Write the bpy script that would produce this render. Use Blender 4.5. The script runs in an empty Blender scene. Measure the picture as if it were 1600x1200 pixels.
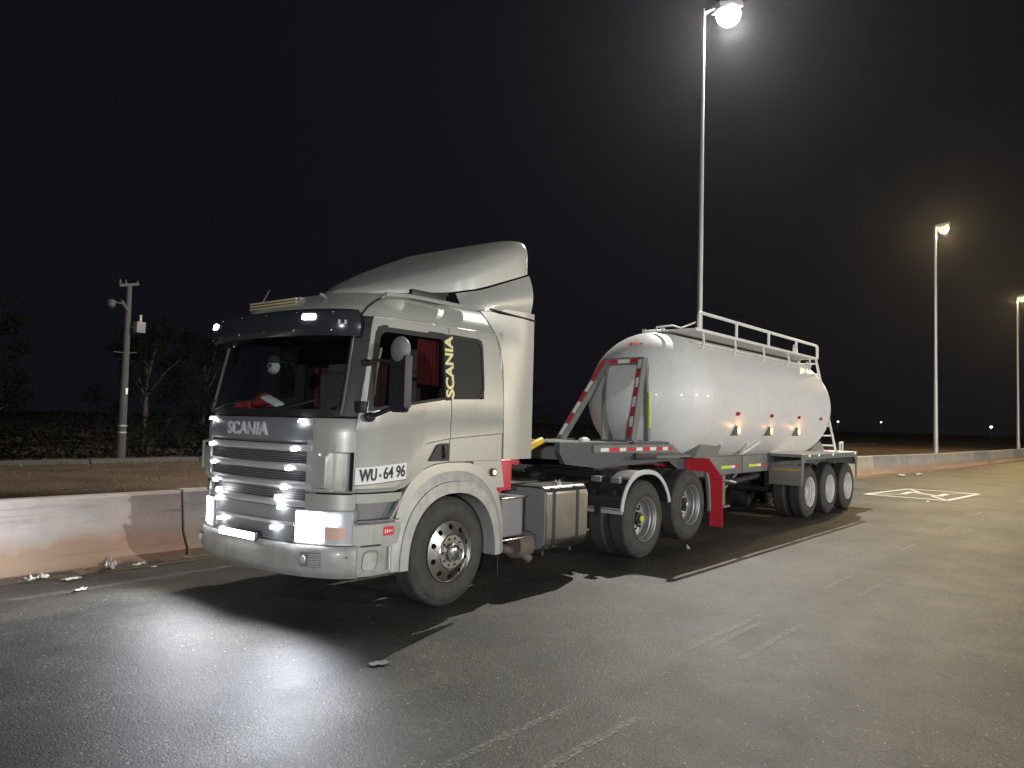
import bpy, bmesh, math, random
import numpy as np
from mathutils import Vector, Matrix, noise as mnoise
random.seed(7)
R_ = math.radians
scene = bpy.context.scene
COL = scene.collection

# ------------------------------------------------------------------ camera
cam_d = bpy.data.cameras.new("camera"); cam = bpy.data.objects.new("camera", cam_d); COL.objects.link(cam)
r = Vector((0.63065, -0.77565, 0.02550)); u = Vector((-0.05445, -0.01145, 0.99845)); f = Vector((0.77415, 0.63106, 0.04945))
cam.matrix_world = Matrix(((r.x, u.x, -f.x, -5.432), (r.y, u.y, -f.y, -6.348), (r.z, u.z, -f.z, 1.784), (0, 0, 0, 1)))
cam_d.sensor_width = 36.0; cam_d.lens = 1196.6 / 1600 * 36; cam_d.clip_end = 3000; cam_d.clip_start = 0.05
scene.camera = cam

# ------------------------------------------------------------------ world: overcast-dark night sky, no sun
world = bpy.data.worlds.new("World"); scene.world = world; world.use_nodes = True
wn = world.node_tree.nodes; bg = wn["Background"]
bg.inputs[0].default_value = (0.0046, 0.0046, 0.0072, 1); bg.inputs[1].default_value = 1.0

scene.view_settings.view_transform = 'Standard'; scene.view_settings.look = 'None'
scene.view_settings.exposure = 0.0; scene.view_settings.gamma = 1.0
scene.cycles.use_denoising = True
scene.cycles.max_bounces = 8; scene.cycles.transparent_max_bounces = 16
scene.cycles.sample_clamp_indirect = 4.0; scene.cycles.sample_clamp_direct = 0
scene.cycles.use_light_tree = True
scene.cycles.caustics_reflective = False; scene.cycles.caustics_refractive = False

# ------------------------------------------------------------------ materials
MATS = {}
def mat(name, col=(.5, .5, .5), rough=.5, metal=0., coat=0., spec=.5, var=0., vscale=6., bump=0., bscale=40., dirt=0., dirtcol=(.16, .13, .10), emis=None, estr=0., rvar=0., streak=0.):
    m = bpy.data.materials.new(name); m.use_nodes = True; MATS[name] = m
    nt = m.node_tree; N = nt.nodes; L = nt.links; b = N["Principled BSDF"]
    b.inputs["Base Color"].default_value = (*col, 1); b.inputs["Roughness"].default_value = rough
    b.inputs["Metallic"].default_value = metal; b.inputs["Coat Weight"].default_value = coat; b.inputs["Coat Roughness"].default_value = .06
    b.inputs["Specular IOR Level"].default_value = spec
    tc = N.new("ShaderNodeTexCoord")
    last = None
    if var > 0:
        n = N.new("ShaderNodeTexNoise"); n.inputs["Scale"].default_value = vscale; n.inputs["Detail"].default_value = 6
        L.new(tc.outputs["Object"], n.inputs["Vector"])
        mx = N.new("ShaderNodeMix"); mx.data_type = 'RGBA'
        mx.inputs[6].default_value = (*[c * (1 - var) for c in col], 1); mx.inputs[7].default_value = (*[min(1, c * (1 + var)) for c in col], 1)
        L.new(n.outputs["Fac"], mx.inputs[0]); last = mx.outputs[2]
    if dirt > 0:
        n = N.new("ShaderNodeTexNoise"); n.inputs["Scale"].default_value = 5; n.inputs["Detail"].default_value = 9; n.inputs["Roughness"].default_value = .7
        L.new(tc.outputs["Object"], n.inputs["Vector"])
        rp = N.new("ShaderNodeValToRGB"); rp.color_ramp.elements[0].position = .46; rp.color_ramp.elements[1].position = .72
        rp.color_ramp.elements[1].color = (dirt, dirt, dirt, 1)
        L.new(n.outputs["Fac"], rp.inputs[0])
        mx = N.new("ShaderNodeMix"); mx.data_type = 'RGBA'; mx.inputs[6].default_value = (*col, 1); mx.inputs[7].default_value = (*dirtcol, 1)
        if last: L.new(last, mx.inputs[6])
        L.new(rp.outputs[0], mx.inputs[0]); last = mx.outputs[2]
        if coat == 0:
            mr = N.new("ShaderNodeMix"); mr.inputs[2].default_value = rough; mr.inputs[3].default_value = min(1, rough + .35)
            L.new(rp.outputs[0], mr.inputs[0]); L.new(mr.outputs[0], b.inputs["Roughness"])
    if streak > 0:
        mp = N.new("ShaderNodeMapping"); mp.inputs["Scale"].default_value = (6, 6, .45); L.new(tc.outputs["Object"], mp.inputs[0])
        n = N.new("ShaderNodeTexNoise"); n.inputs["Scale"].default_value = 1.6; n.inputs["Detail"].default_value = 8; n.inputs["Roughness"].default_value = .65; L.new(mp.outputs[0], n.inputs["Vector"])
        rp = N.new("ShaderNodeValToRGB"); rp.color_ramp.elements[0].position = .48; rp.color_ramp.elements[1].position = .78; rp.color_ramp.elements[1].color = (streak, streak, streak, 1); L.new(n.outputs["Fac"], rp.inputs[0])
        mx = N.new("ShaderNodeMix"); mx.data_type = 'RGBA'; mx.inputs[6].default_value = (*col, 1); mx.inputs[7].default_value = (*dirtcol, 1)
        if last: L.new(last, mx.inputs[6])
        L.new(rp.outputs[0], mx.inputs[0]); last = mx.outputs[2]
    if last: L.new(last, b.inputs["Base Color"])
    if rvar > 0:
        n = N.new("ShaderNodeTexNoise"); n.inputs["Scale"].default_value = 3; n.inputs["Detail"].default_value = 6
        L.new(tc.outputs["Object"], n.inputs["Vector"])
        mr = N.new("ShaderNodeMapRange"); mr.inputs[3].default_value = max(.02, rough - rvar); mr.inputs[4].default_value = rough + rvar
        L.new(n.outputs["Fac"], mr.inputs[0]); L.new(mr.outputs[0], b.inputs["Roughness"])
    if bump > 0:
        n = N.new("ShaderNodeTexNoise"); n.inputs["Scale"].default_value = bscale; n.inputs["Detail"].default_value = 5
        L.new(tc.outputs["Object"], n.inputs["Vector"])
        bp = N.new("ShaderNodeBump"); bp.inputs["Strength"].default_value = bump; bp.inputs["Distance"].default_value = .02
        L.new(n.outputs["Fac"], bp.inputs["Height"]); L.new(bp.outputs[0], b.inputs["Normal"])
    if emis:
        b.inputs["Emission Color"].default_value = (*emis, 1); b.inputs["Emission Strength"].default_value = estr
    return m

paint = mat("cab_paint", (.455, .455, .415), .36, .25, .8, var=.04, vscale=2.5, dirt=.22, dirtcol=(.28, .27, .24), streak=.12)
paint_low = mat("lower_paint", (.43, .43, .41), .42, .1, .3, var=.08, dirt=.6, dirtcol=(.20, .18, .15), streak=.45)
greypl = mat("grey_plastic", (.19, .195, .205), .5, var=.15, bump=.08, bscale=120, dirt=.4, dirtcol=(.2, .18, .16))
panelgrey = mat("panel_grey", (.22, .23, .245), .40, .1, .3, var=.08)
darkpl = mat("dark_plastic", (.020, .021, .024), .42, var=.2, bump=.05, bscale=150)
blackpl = mat("black_rubber_seal", (.012, .012, .013), .6)
void = mat("dark_liner", (.010, .010, .012), .9)
visorm = mat("visor_plastic", (.030, .032, .038), .18, coat=.6)
chrome = mat("chrome", (.82, .83, .84), .12, 1., rvar=.06)
silver = mat("silver_trim", (.58, .59, .60), .42, .35, var=.06)
alu = mat("brushed_aluminium", (.62, .61, .58), .24, 1., var=.08, vscale=3, rvar=.08)
steelrim = mat("steel_rim", (.36, .36, .35), .42, .65, var=.15, dirt=.6, dirtcol=(.16, .13, .10))
whiterim = mat("white_rim", (.62, .60, .57), .5, 0, var=.1, dirt=.55, dirtcol=(.3, .26, .22))
rubber = mat("tyre_rubber", (.040, .038, .036), .72, var=.3, vscale=9, bump=.12, bscale=60, dirt=.6, dirtcol=(.095, .085, .072))
frame_m = mat("chassis_black", (.018, .018, .019), .55, var=.3, dirt=.6, dirtcol=(.06, .052, .045))
tankwhite = mat("tank_white_paint", (.74, .73, .71), .42, 0, .08, var=.03, vscale=1.2, dirt=.16, dirtcol=(.42, .39, .34), rvar=.08, streak=.17)
railwhite = mat("rail_white_paint", (.72, .71, .68), .42, var=.06, dirt=.3, dirtcol=(.45, .40, .34))
tgrey = mat("trailer_grey_paint", (.175, .18, .17), .45, var=.12, dirt=.4, dirtcol=(.12, .11, .095))
tgrey_shaded = mat("trailer_grey_paint_shaded", (.075, .08, .085), .5, var=.15, dirt=.4, dirtcol=(.06, .055, .05))  # darker copy of the trailer grey, the neck's shadow put into its colour
redm = mat("red_guard_paint", (.66, .03, .045), .42, var=.12, dirt=.25, dirtcol=(.2, .04, .04))
redsoft = mat("red_plastic", (.55, .05, .07), .45, var=.1)
redtape = mat("red_reflective_tape", (.60, .035, .05), .35, var=.1)
whitetape = mat("white_reflective_tape", (.80, .80, .77), .35, var=.05)
limetape = mat("lime_reflective_tape", (.62, .78, .06), .35, var=.05)
yellowm = mat("yellow_hose", (.80, .50, .02), .45, var=.08)
yellowdull = mat("yellow_stripe_paint", (.50, .30, .03), .5, var=.15)
capyel = mat("yellow_cap", (.55, .55, .06), .5)
plate_w = mat("plate_white", (.80, .80, .80), .35)
ink = mat("black_ink", (.02, .02, .022), .5)
letter_silver = mat("letter_silver", (.70, .71, .73), .45, .1)
letter_gold = mat("letter_pale_yellow", (.80, .72, .34), .35, var=.1)
curtain = mat("red_curtain", (.34, .035, .05), .85, var=.25, vscale=20)
seatm = mat("seat_fabric", (.15, .115, .10), .9, var=.3, vscale=30)
beige = mat("beige_louvre", (.55, .47, .26), .5, var=.1)
galv = mat("galvanised_steel", (.42, .42, .41), .45, .5, var=.12, vscale=4)
polem = mat("weathered_concrete_pole", (.075, .070, .068), .9, var=.2, vscale=5, bump=.2)
fabric_red = mat("red_cloth", (.48, .03, .035), .8, var=.2, vscale=30)
plushm = mat("pale_plush", (.45, .43, .40), .95, var=.3, vscale=40)
plushd = mat("dark_felt", (.04, .03, .03), .95)
paperm = mat("litter_paper", (.72, .70, .66), .8, var=.1)
mirrorm = mat("mirror_glass", (.8, .8, .8), .03, 1.)
lens_clear = mat("clear_lens", (.62, .64, .68), .12, .2, 1.)
lens_orange = mat("orange_indicator", (.74, .46, .36), .2, coat=1.)
def emit(name, col, s): return mat(name, (.8, .8, .8), .3, emis=col, estr=s)
e_head = emit("headlight_glow", (.93, .96, 1.), 26); e_led = emit("led_glow", (.95, .97, 1.), 22); e_bar = emit("light_bar_glow", (1., .98, .93), 18)
e_amber = emit("amber_lamp_glow", (1., .42, .08), 2.6); e_amber2 = emit("amber_lamp_glow_bright", (1., .30, .06), 3.4)
e_white = emit("white_street_glow", (1., .97, .88), 90); e_sod = emit("sodium_street_glow", (1., .62, .15), 2.0); e_far = emit("far_lamp_glow", (1., .90, .75), 5)
e_dim = emit("dim_marker_glow", (1., .90, .80), .5)

def glass_mat(name, tint, refl=1.0):
    m = bpy.data.materials.new(name); m.use_nodes = True; nt = m.node_tree; N = nt.nodes; L = nt.links
    N.remove(N["Principled BSDF"]); out = N["Material Output"]
    t = N.new("ShaderNodeBsdfTransparent"); t.inputs[0].default_value = (*tint, 1)
    g = N.new("ShaderNodeBsdfGlossy"); g.inputs["Roughness"].default_value = .02; g.inputs[0].default_value = (1, 1, 1, 1)
    lw = N.new("ShaderNodeLayerWeight"); lw.inputs[0].default_value = .5
    pw = N.new("ShaderNodeMath"); pw.operation = 'POWER'; pw.inputs[1].default_value = 5; L.new(lw.outputs["Facing"], pw.inputs[0])
    fr = N.new("ShaderNodeMath"); fr.operation = 'MULTIPLY_ADD'; fr.inputs[1].default_value = .95; fr.inputs[2].default_value = .045; L.new(pw.outputs[0], fr.inputs[0])
    mx = N.new("ShaderNodeMixShader"); L.new(fr.outputs[0], mx.inputs[0]); L.new(t.outputs[0], mx.inputs[1]); L.new(g.outputs[0], mx.inputs[2]); L.new(mx.outputs[0], out.inputs[0])
    return m
glass = glass_mat("window_glass", (.86, .88, .86)); glass_dark = mat("tinted_film_glass", (.050, .051, .047), .10, coat=.5); wglass = glass_mat("windscreen_glass", (.82, .87, .87))

# ------------------------------------------------------------------ object helpers
def link(name, me, parent=None, loc=(0, 0, 0)):
    o = bpy.data.objects.new(name, me); COL.objects.link(o)
    if parent is not None:
        o.parent = parent
        pw = Vector(parent.get("wloc", (0, 0, 0)))
        o.location = Vector(loc) - pw
    else: o.location = loc
    o["wloc"] = tuple(loc)
    return o
def tag(o, label, cat=None, group=None, kind=None):
    if label: o["label"] = label
    if cat: o["category"] = cat
    if group: o["group"] = group
    if kind: o["kind"] = kind
    return o
def root(name, loc, label, cat, group=None):
    return tag(link(name, None, None, loc), label, cat, group)
def fin(name, bm, m, parent=None, loc=(0, 0, 0), smooth=40, recalc=True):
    """mesh verts are in world coordinates; object origin is loc"""
    if recalc: bmesh.ops.recalc_face_normals(bm, faces=bm.faces[:])
    if any(loc): bmesh.ops.translate(bm, verts=bm.verts[:], vec=[-c for c in loc])
    me = bpy.data.meshes.new(name); bm.to_mesh(me); bm.free()
    for mm in (m if isinstance(m, (list, tuple)) else [m]): me.materials.append(mm)
    if smooth:
        me.polygons.foreach_set("use_smooth", [True] * len(me.polygons))
        me.set_sharp_from_angle(angle=R_(smooth))
    return link(name, me, parent, loc)
def bm_box(bm, x0, x1, y0, y1, z0, z1, bev=0., seg=2):
    g = bmesh.ops.create_cube(bm, size=1.)["verts"]
    for v in g: v.co = Vector(((x0 + x1) / 2 + v.co.x * (x1 - x0), (y0 + y1) / 2 + v.co.y * (y1 - y0), (z0 + z1) / 2 + v.co.z * (z1 - z0)))
    if bev > 0:
        es = list({e for v in g for e in v.link_edges})
        bmesh.ops.bevel(bm, geom=es, offset=bev, segments=seg, affect='EDGES', profile=.6)
    return bm
def box(name, x0, x1, y0, y1, z0, z1, m, parent, bev=.01, seg=2):
    return fin(name, bm_box(bmesh.new(), x0, x1, y0, y1, z0, z1, bev, seg), m, parent)
def bm_tube(bm, pts, rad, n=10, caps=True, rads=None):
    pts = [Vector(p) for p in pts]; rings = []; ref = None
    for i, p in enumerate(pts):
        a = pts[i] - pts[i - 1] if i else pts[1] - pts[0]; b = pts[i + 1] - pts[i] if i < len(pts) - 1 else a
        t = (a.normalized() + b.normalized()).normalized(); k = 1 / max(.4, t.dot(a.normalized()))
        if ref is None: ref = t.orthogonal().normalized()
        ref = (ref - t * ref.dot(t)).normalized(); s = t.cross(ref)
        rr = rads[i] if rads else rad
        rings.append([bm.verts.new(p + (ref * math.cos(q) + s * math.sin(q)) * rr * (k if 0 < i < len(pts) - 1 else 1)) for q in [2 * math.pi * j / n for j in range(n)]])
    for A, B in zip(rings, rings[1:]):
        for j in range(n): bm.faces.new((A[j], A[(j + 1) % n], B[(j + 1) % n], B[j]))
    if caps: bm.faces.new(rings[0][::-1]); bm.faces.new(rings[-1])
    return bm
def tube(name, pts, rad, m, parent, n=10, rads=None): return fin(name, bm_tube(bmesh.new(), pts, rad, n, True, rads), m, parent)
def bm_prism(bm, poly, axis, a, b, bev=0.):
    """poly: list of 2D points in the two other axes (in x,y,z order); extruded from a to b along axis"""
    def P(p, w):
        return Vector((w, p[0], p[1])) if axis == 0 else Vector((p[0], w, p[1])) if axis == 1 else Vector((p[0], p[1], w))
    A = [bm.verts.new(P(p, a)) for p in poly]; B = [bm.verts.new(P(p, b)) for p in poly]; n = len(poly)
    fs = [bm.faces.new(A[::-1]), bm.faces.new(B)]
    for i in range(n): fs.append(bm.faces.new((A[i], A[(i + 1) % n], B[(i + 1) % n], B[i])))
    if bev: bmesh.ops.bevel(bm, geom=list({e for v in A + B for e in v.link_edges}), offset=bev, segments=2, affect='EDGES')
    return bm
def prism(name, poly, axis, a, b, m, parent, bev=0., smooth=35): return fin(name, bm_prism(bmesh.new(), poly, axis, a, b, bev), m, parent, smooth=smooth)
def bm_revolve(bm, prof, n=48, close=False, center=(0, 0, 0), axis='Y'):
    """prof: (axial, radius); revolve round an axis through center"""
    c = Vector(center); rings = []
    for (a, rr) in prof:
        ring = []
        for j in range(n):
            q = 2 * math.pi * j / n
            if axis == 'Y': p = Vector((rr * math.cos(q), a, rr * math.sin(q)))
            elif axis == 'X': p = Vector((a, rr * math.cos(q), rr * math.sin(q)))
            else: p = Vector((rr * math.cos(q), rr * math.sin(q), a))
            ring.append(bm.verts.new(c + p))
        rings.append(ring)
    for A, B in zip(rings, rings[1:] + ([rings[0]] if close else [])):
        for j in range(n): bm.faces.new((A[j], A[(j + 1) % n], B[(j + 1) % n], B[j]))
    if not close:
        if prof[0][1] > 1e-4: bm.faces.new(rings[0][::-1])
        if prof[-1][1] > 1e-4: bm.faces.new(rings[-1])
    return bm
def rrect(x0, x1, z0, z1, rad, n=5):
    pts = []
    for cx, cz, a0 in ((x1 - rad, z1 - rad, 0), (x0 + rad, z1 - rad, 90), (x0 + rad, z0 + rad, 180), (x1 - rad, z0 + rad, 270)):
        for i in range(n + 1):
            a = R_(a0 + 90 * i / n); pts.append((cx + rad * math.cos(a), cz + rad * math.sin(a)))
    return pts
def roundpoly(poly, rads, n=5):
    out = []; k = len(poly)
    for i in range(k):
        p = Vector(poly[i]); a = Vector(poly[i - 1]) - p; b = Vector(poly[(i + 1) % k]) - p; rr = rads[i] if isinstance(rads, (list, tuple)) else rads
        rr = min(rr, a.length * .45, b.length * .45); A = p + a.normalized() * rr; B = p + b.normalized() * rr
        for j in range(n + 1):
            t = j / n; out.append(tuple(A * (1 - t) ** 2 + p * 2 * t * (1 - t) + B * t * t))
    return out
def text(name, body, size, M, m, parent, extrude=.002, bold=0., xs=1., space=1.):
    cu = bpy.data.curves.new(name, 'FONT'); cu.body = body; cu.size = size; cu.extrude = extrude; cu.offset = bold; cu.align_x = 'CENTER'; cu.align_y = 'CENTER'; cu.space_character = space
    o = bpy.data.objects.new(name, cu); COL.objects.link(o)
    dg = bpy.context.evaluated_depsgraph_get(); me = bpy.data.meshes.new_from_object(o.evaluated_get(dg)); bpy.data.objects.remove(o); bpy.data.curves.remove(cu)
    me.transform(M @ Matrix.Diagonal((xs, 1, 1, 1))); me.materials.clear(); me.materials.append(m); me.name = name
    return link(name, me, parent)
def sub(me_obj, parent, loc, name=None):
    o = me_obj.copy(); COL.objects.link(o); o.name = name or me_obj.name.split('.')[0]; o.parent = parent
    o.location = Vector(loc) - Vector(parent.get("wloc", (0, 0, 0))); o["wloc"] = tuple(loc); return o
def interp(tab, z):
    if z <= tab[0][0]: return tab[0][1]
    for (a, b), (c, d) in zip(tab, tab[1:]):
        if z <= c: return b + (d - b) * (z - a) / (c - a)
    return tab[-1][1]

# ------------------------------------------------------------------ setting: ground, road
def ground_material():
    m = bpy.data.materials.new("dry_dirt"); m.use_nodes = True; N = m.node_tree.nodes; L = m.node_tree.links; b = N["Principled BSDF"]
    tc = N.new("ShaderNodeTexCoord"); n = N.new("ShaderNodeTexNoise"); n.inputs["Scale"].default_value = .5; n.inputs["Detail"].default_value = 12; n.inputs["Roughness"].default_value = .7
    rp = N.new("ShaderNodeValToRGB"); e = rp.color_ramp.elements; e[0].position = .35; e[0].color = (.085, .055, .034, 1); e[1].position = .65; e[1].color = (.21, .135, .085, 1)
    L.new(tc.outputs["Object"], n.inputs["Vector"]); L.new(n.outputs["Fac"], rp.inputs[0]); L.new(rp.outputs[0], b.inputs["Base Color"])
    b.inputs["Roughness"].default_value = .95
    n2 = N.new("ShaderNodeTexNoise"); n2.inputs["Scale"].default_value = 9; n2.inputs["Detail"].default_value = 8; L.new(tc.outputs["Object"], n2.inputs["Vector"])
    bp = N.new("ShaderNodeBump"); bp.inputs["Distance"].default_value = .12; bp.inputs["Strength"].default_value = .8; L.new(n2.outputs["Fac"], bp.inputs["Height"]); L.new(bp.outputs[0], b.inputs["Normal"])
    return m
def asphalt_material():
    m = bpy.data.materials.new("worn_asphalt"); m.use_nodes = True; N = m.node_tree.nodes; L = m.node_tree.links; b = N["Principled BSDF"]
    tc = N.new("ShaderNodeTexCoord")
    def noise(scale, detail=6, rough=.6, vec=None):
        n = N.new("ShaderNodeTexNoise"); n.inputs["Scale"].default_value = scale; n.inputs["Detail"].default_value = detail; n.inputs["Roughness"].default_value = rough
        L.new(vec or tc.outputs["Object"], n.inputs["Vector"]); return n.outputs["Fac"]
    def ramp(fac, p0, c0, p1, c1):
        rp = N.new("ShaderNodeValToRGB"); e = rp.color_ramp.elements; e[0].position = p0; e[0].color = (*c0, 1); e[1].position = p1; e[1].color = (*c1, 1); L.new(fac, rp.inputs[0]); return rp.outputs[0]
    def mix(fac, a, bb, mode='MIX'):
        x = N.new("ShaderNodeMix"); x.data_type = 'RGBA'; x.blend_type = mode
        if isinstance(fac, float): x.inputs[0].default_value = fac
        else: L.new(fac, x.inputs[0])
        L.new(a, x.inputs[6])
        if isinstance(bb, tuple): x.inputs[7].default_value = (*bb, 1)
        else: L.new(bb, x.inputs[7])
        return x.outputs[2]
    base = ramp(noise(.55, 8, .62), .38, (.050, .047, .043), .62, (.100, .094, .085))
    # long wheel-polished streaks along the driving direction
    mp = N.new("ShaderNodeMapping"); mp.inputs["Scale"].default_value = (.10, 1.3, 1); L.new(tc.outputs["Object"], mp.inputs[0])
    base = mix(.55, base, ramp(noise(1.0, 7, .6, mp.outputs[0]), .3, (.55, .55, .55), .72, (1.25, 1.25, 1.22)), 'MULTIPLY')
    base = mix(.6, base, ramp(noise(2.6, 9, .68), .34, (.62, .62, .63), .66, (1.28, 1.26, 1.22)), "MULTIPLY")
    # oil stains
    base = mix(ramp(noise(1.9, 5, .55), .60, (0, 0, 0), .70, (.62, .62, .62)), base, (.042, .040, .037))
    # aggregate grains
    v = N.new("ShaderNodeTexVoronoi"); v.inputs["Scale"].default_value = 85; L.new(tc.outputs["Object"], v.inputs["Vector"])
    g = ramp(v.outputs["Color"], .15, (.50, .50, .50), .9, (1.62, 1.60, 1.55)); base = mix(.9, base, g, 'MULTIPLY')
    v2 = N.new("ShaderNodeTexVoronoi"); v2.inputs["Scale"].default_value = 34; L.new(tc.outputs["Object"], v2.inputs["Vector"])
    fleck = ramp(v2.outputs["Distance"], .17, (.9, .9, .9), .24, (0, 0, 0))
    fm = N.new("ShaderNodeMath"); fm.operation = 'MULTIPLY'; L.new(fleck, fm.inputs[0]); L.new(ramp(noise(21, 2), .60, (0, 0, 0), .63, (1, 1, 1)), fm.inputs[1])
    base = mix(fm.outputs[0], base, (.55, .53, .50))
    L.new(base, b.inputs["Base Color"])
    rr = N.new("ShaderNodeMapRange"); rr.inputs[3].default_value = .46; rr.inputs[4].default_value = .72; b.inputs["Specular IOR Level"].default_value = .30; L.new(noise(2.2, 5), rr.inputs[0]); L.new(rr.outputs[0], b.inputs["Roughness"])
    b1 = N.new("ShaderNodeBump"); b1.inputs["Distance"].default_value = .004; b1.inputs["Strength"].default_value = .55; L.new(v.outputs["Distance"], b1.inputs["Height"]); b1.invert = True
    b2 = N.new("ShaderNodeBump"); b2.inputs["Distance"].default_value = .012; b2.inputs["Strength"].default_value = .4; L.new(noise(16, 10, .75), b2.inputs["Height"]); L.new(b1.outputs[0], b2.inputs["Normal"])
    L.new(b2.outputs[0], b.inputs["Normal"])
    return m
def paint_material(name, col, wear_lo, wear_hi, scale=9.):
    """road paint worn through to the asphalt below"""
    m = bpy.data.materials.new(name); m.use_nodes = True; N = m.node_tree.nodes; L = m.node_tree.links; b = N["Principled BSDF"]
    b.inputs["Base Color"].default_value = (*col, 1); b.inputs["Roughness"].default_value = .6
    tc = N.new("ShaderNodeTexCoord"); n = N.new("ShaderNodeTexNoise"); n.inputs["Scale"].default_value = scale; n.inputs["Detail"].default_value = 10; n.inputs["Roughness"].default_value = .75; L.new(tc.outputs["Object"], n.inputs["Vector"])
    rp = N.new("ShaderNodeValToRGB"); rp.color_ramp.elements[0].position = wear_lo; rp.color_ramp.elements[1].position = wear_hi; L.new(n.outputs["Fac"], rp.inputs[0]); L.new(rp.outputs[0], b.inputs["Alpha"])
    return m
YB = [(-60, 3.1), (-12, 2.95), (0, 2.9), (12, 2.75), (20, 2.3), (25.4, 1.82), (28.9, 1.33), (38.6, .52), (54.7, -.28), (70, -.7), (100, -1.2), (260, -1.5)]
def yb(x):   # barrier line, smoothed
    return sum(interp(YB, x + d) for d in (-4, -2, 0, 2, 4)) / 5

bm = bmesh.new()
for X0, X1, Y0, Y1 in ((-900, 1500, -1000, 1400),):
    bm.faces.new([bm.verts.new(p) for p in ((X0, Y0, -.03), (X1, Y0, -.03), (X1, Y1, -.03), (X0, Y1, -.03))])
ground = tag(fin("ground", bm, ground_material(), smooth=0), "dry brown dirt beyond the concrete barriers", kind="structure")
bm = bmesh.new(); xs = list(range(-120, 261, 4))
A = [bm.verts.new((x, -70, 0)) for x in xs]; B = [bm.verts.new((x, yb(x) + .35, 0)) for x in xs]
for i in range(len(xs) - 1): bm.faces.new((A[i], A[i + 1], B[i + 1], B[i]))
road = tag(fin("road", bm, asphalt_material(), smooth=0), "wide worn grey asphalt apron under the truck", kind="structure")
pm_faint = paint_material("faded_line_paint", (.24, .24, .235), .36, .78, 14); pm_box = paint_material("box_marking_paint", (.60, .58, .52), .30, .44)
pm_scrape = paint_material("scraped_dash_paint", (.30, .29, .265), .42, .66, 38)
def strip(name, path, w, m, z=.004, parent=road):
    bm = bmesh.new(); vs = []
    for i, p in enumerate(path):
        p = Vector(p); t = (Vector(path[min(i + 1, len(path) - 1)]) - Vector(path[max(i - 1, 0)])).normalized(); nn = Vector((-t.y, t.x)) * w / 2
        vs.append((bm.verts.new((p.x + nn.x, p.y + nn.y, z)), bm.verts.new((p.x - nn.x, p.y - nn.y, z))))
    for (a, b), (c, d) in zip(vs, vs[1:]): bm.faces.new((a, b, d, c))
    return fin(name, bm, m, parent, smooth=0)
strip("edge_line", [(x, yb(x) - interp([(-3, 1.15), (0, .9), (20, .8), (30, .82)], x)) for x in [-60 + 2 * i for i in range(62)]], .13, pm_faint)
for y0, X0, X1 in ((-3.55, .3, 1.9), (-3.66, .5, 1.6), (-3.97, .35, 1.75), (-3.56, -2.7, -1.35), (-3.97, -2.3, -1.2), (-3.62, 3.6, 4.6), (-4.02, 3.4, 4.4), (-3.6, 6.9, 8.2), (-3.6, 10.2, 11.4), (-3.97, 10.0, 11.1), (-3.6, 14., 15.4)):
    strip("worn_dash", [(X0, y0), ((X0 + X1) / 2, y0 + .008), (X1, y0 - .005)], .06, pm_scrape)
c4 = [(17.75, -.40), (21.2, -.80), (21.05, -2.72), (17.65, -2.45)]
for i in range(4):
    a, b = c4[i], c4[(i + 1) % 4]
    strip("box_marking_line", [a, ((a[0] + b[0]) / 2, (a[1] + b[1]) / 2), b], .17 if i % 2 else .13, pm_box, .004 + .0005 * i)
mid = (19.4, -1.6)
for i, p in enumerate(c4):
    strip("box_marking_line", [p, (mid[0] + (p[0] - mid[0]) * .30, mid[1] + (p[1] - mid[1]) * .30)], .10, pm_box, .007 + .0005 * i)
for i, q in enumerate((((18.7, -1.15), (19.9, -1.15)), ((19.9, -1.15), (18.9, -2.05)), ((18.9, -2.05), (20.1, -2.05)))):
    strip("box_marking_letter", [q[0], q[1]], .17, pm_box, .010 + .0005 * i)

# far kerb behind the dirt and its pale edge
bm = bmesh.new()
for i in range(40): bm_box(bm, -50 + 4 * i, -50 + 4 * i + 3.96, 21.6, 21.85, -.05, .13, .03, 1)
tag(fin("kerb", bm, mat("old_concrete_kerb", (.10, .095, .085), .9, var=.2, bump=.2)), "low pale kerb at the far edge of the dirt strip", kind="structure")

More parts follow.
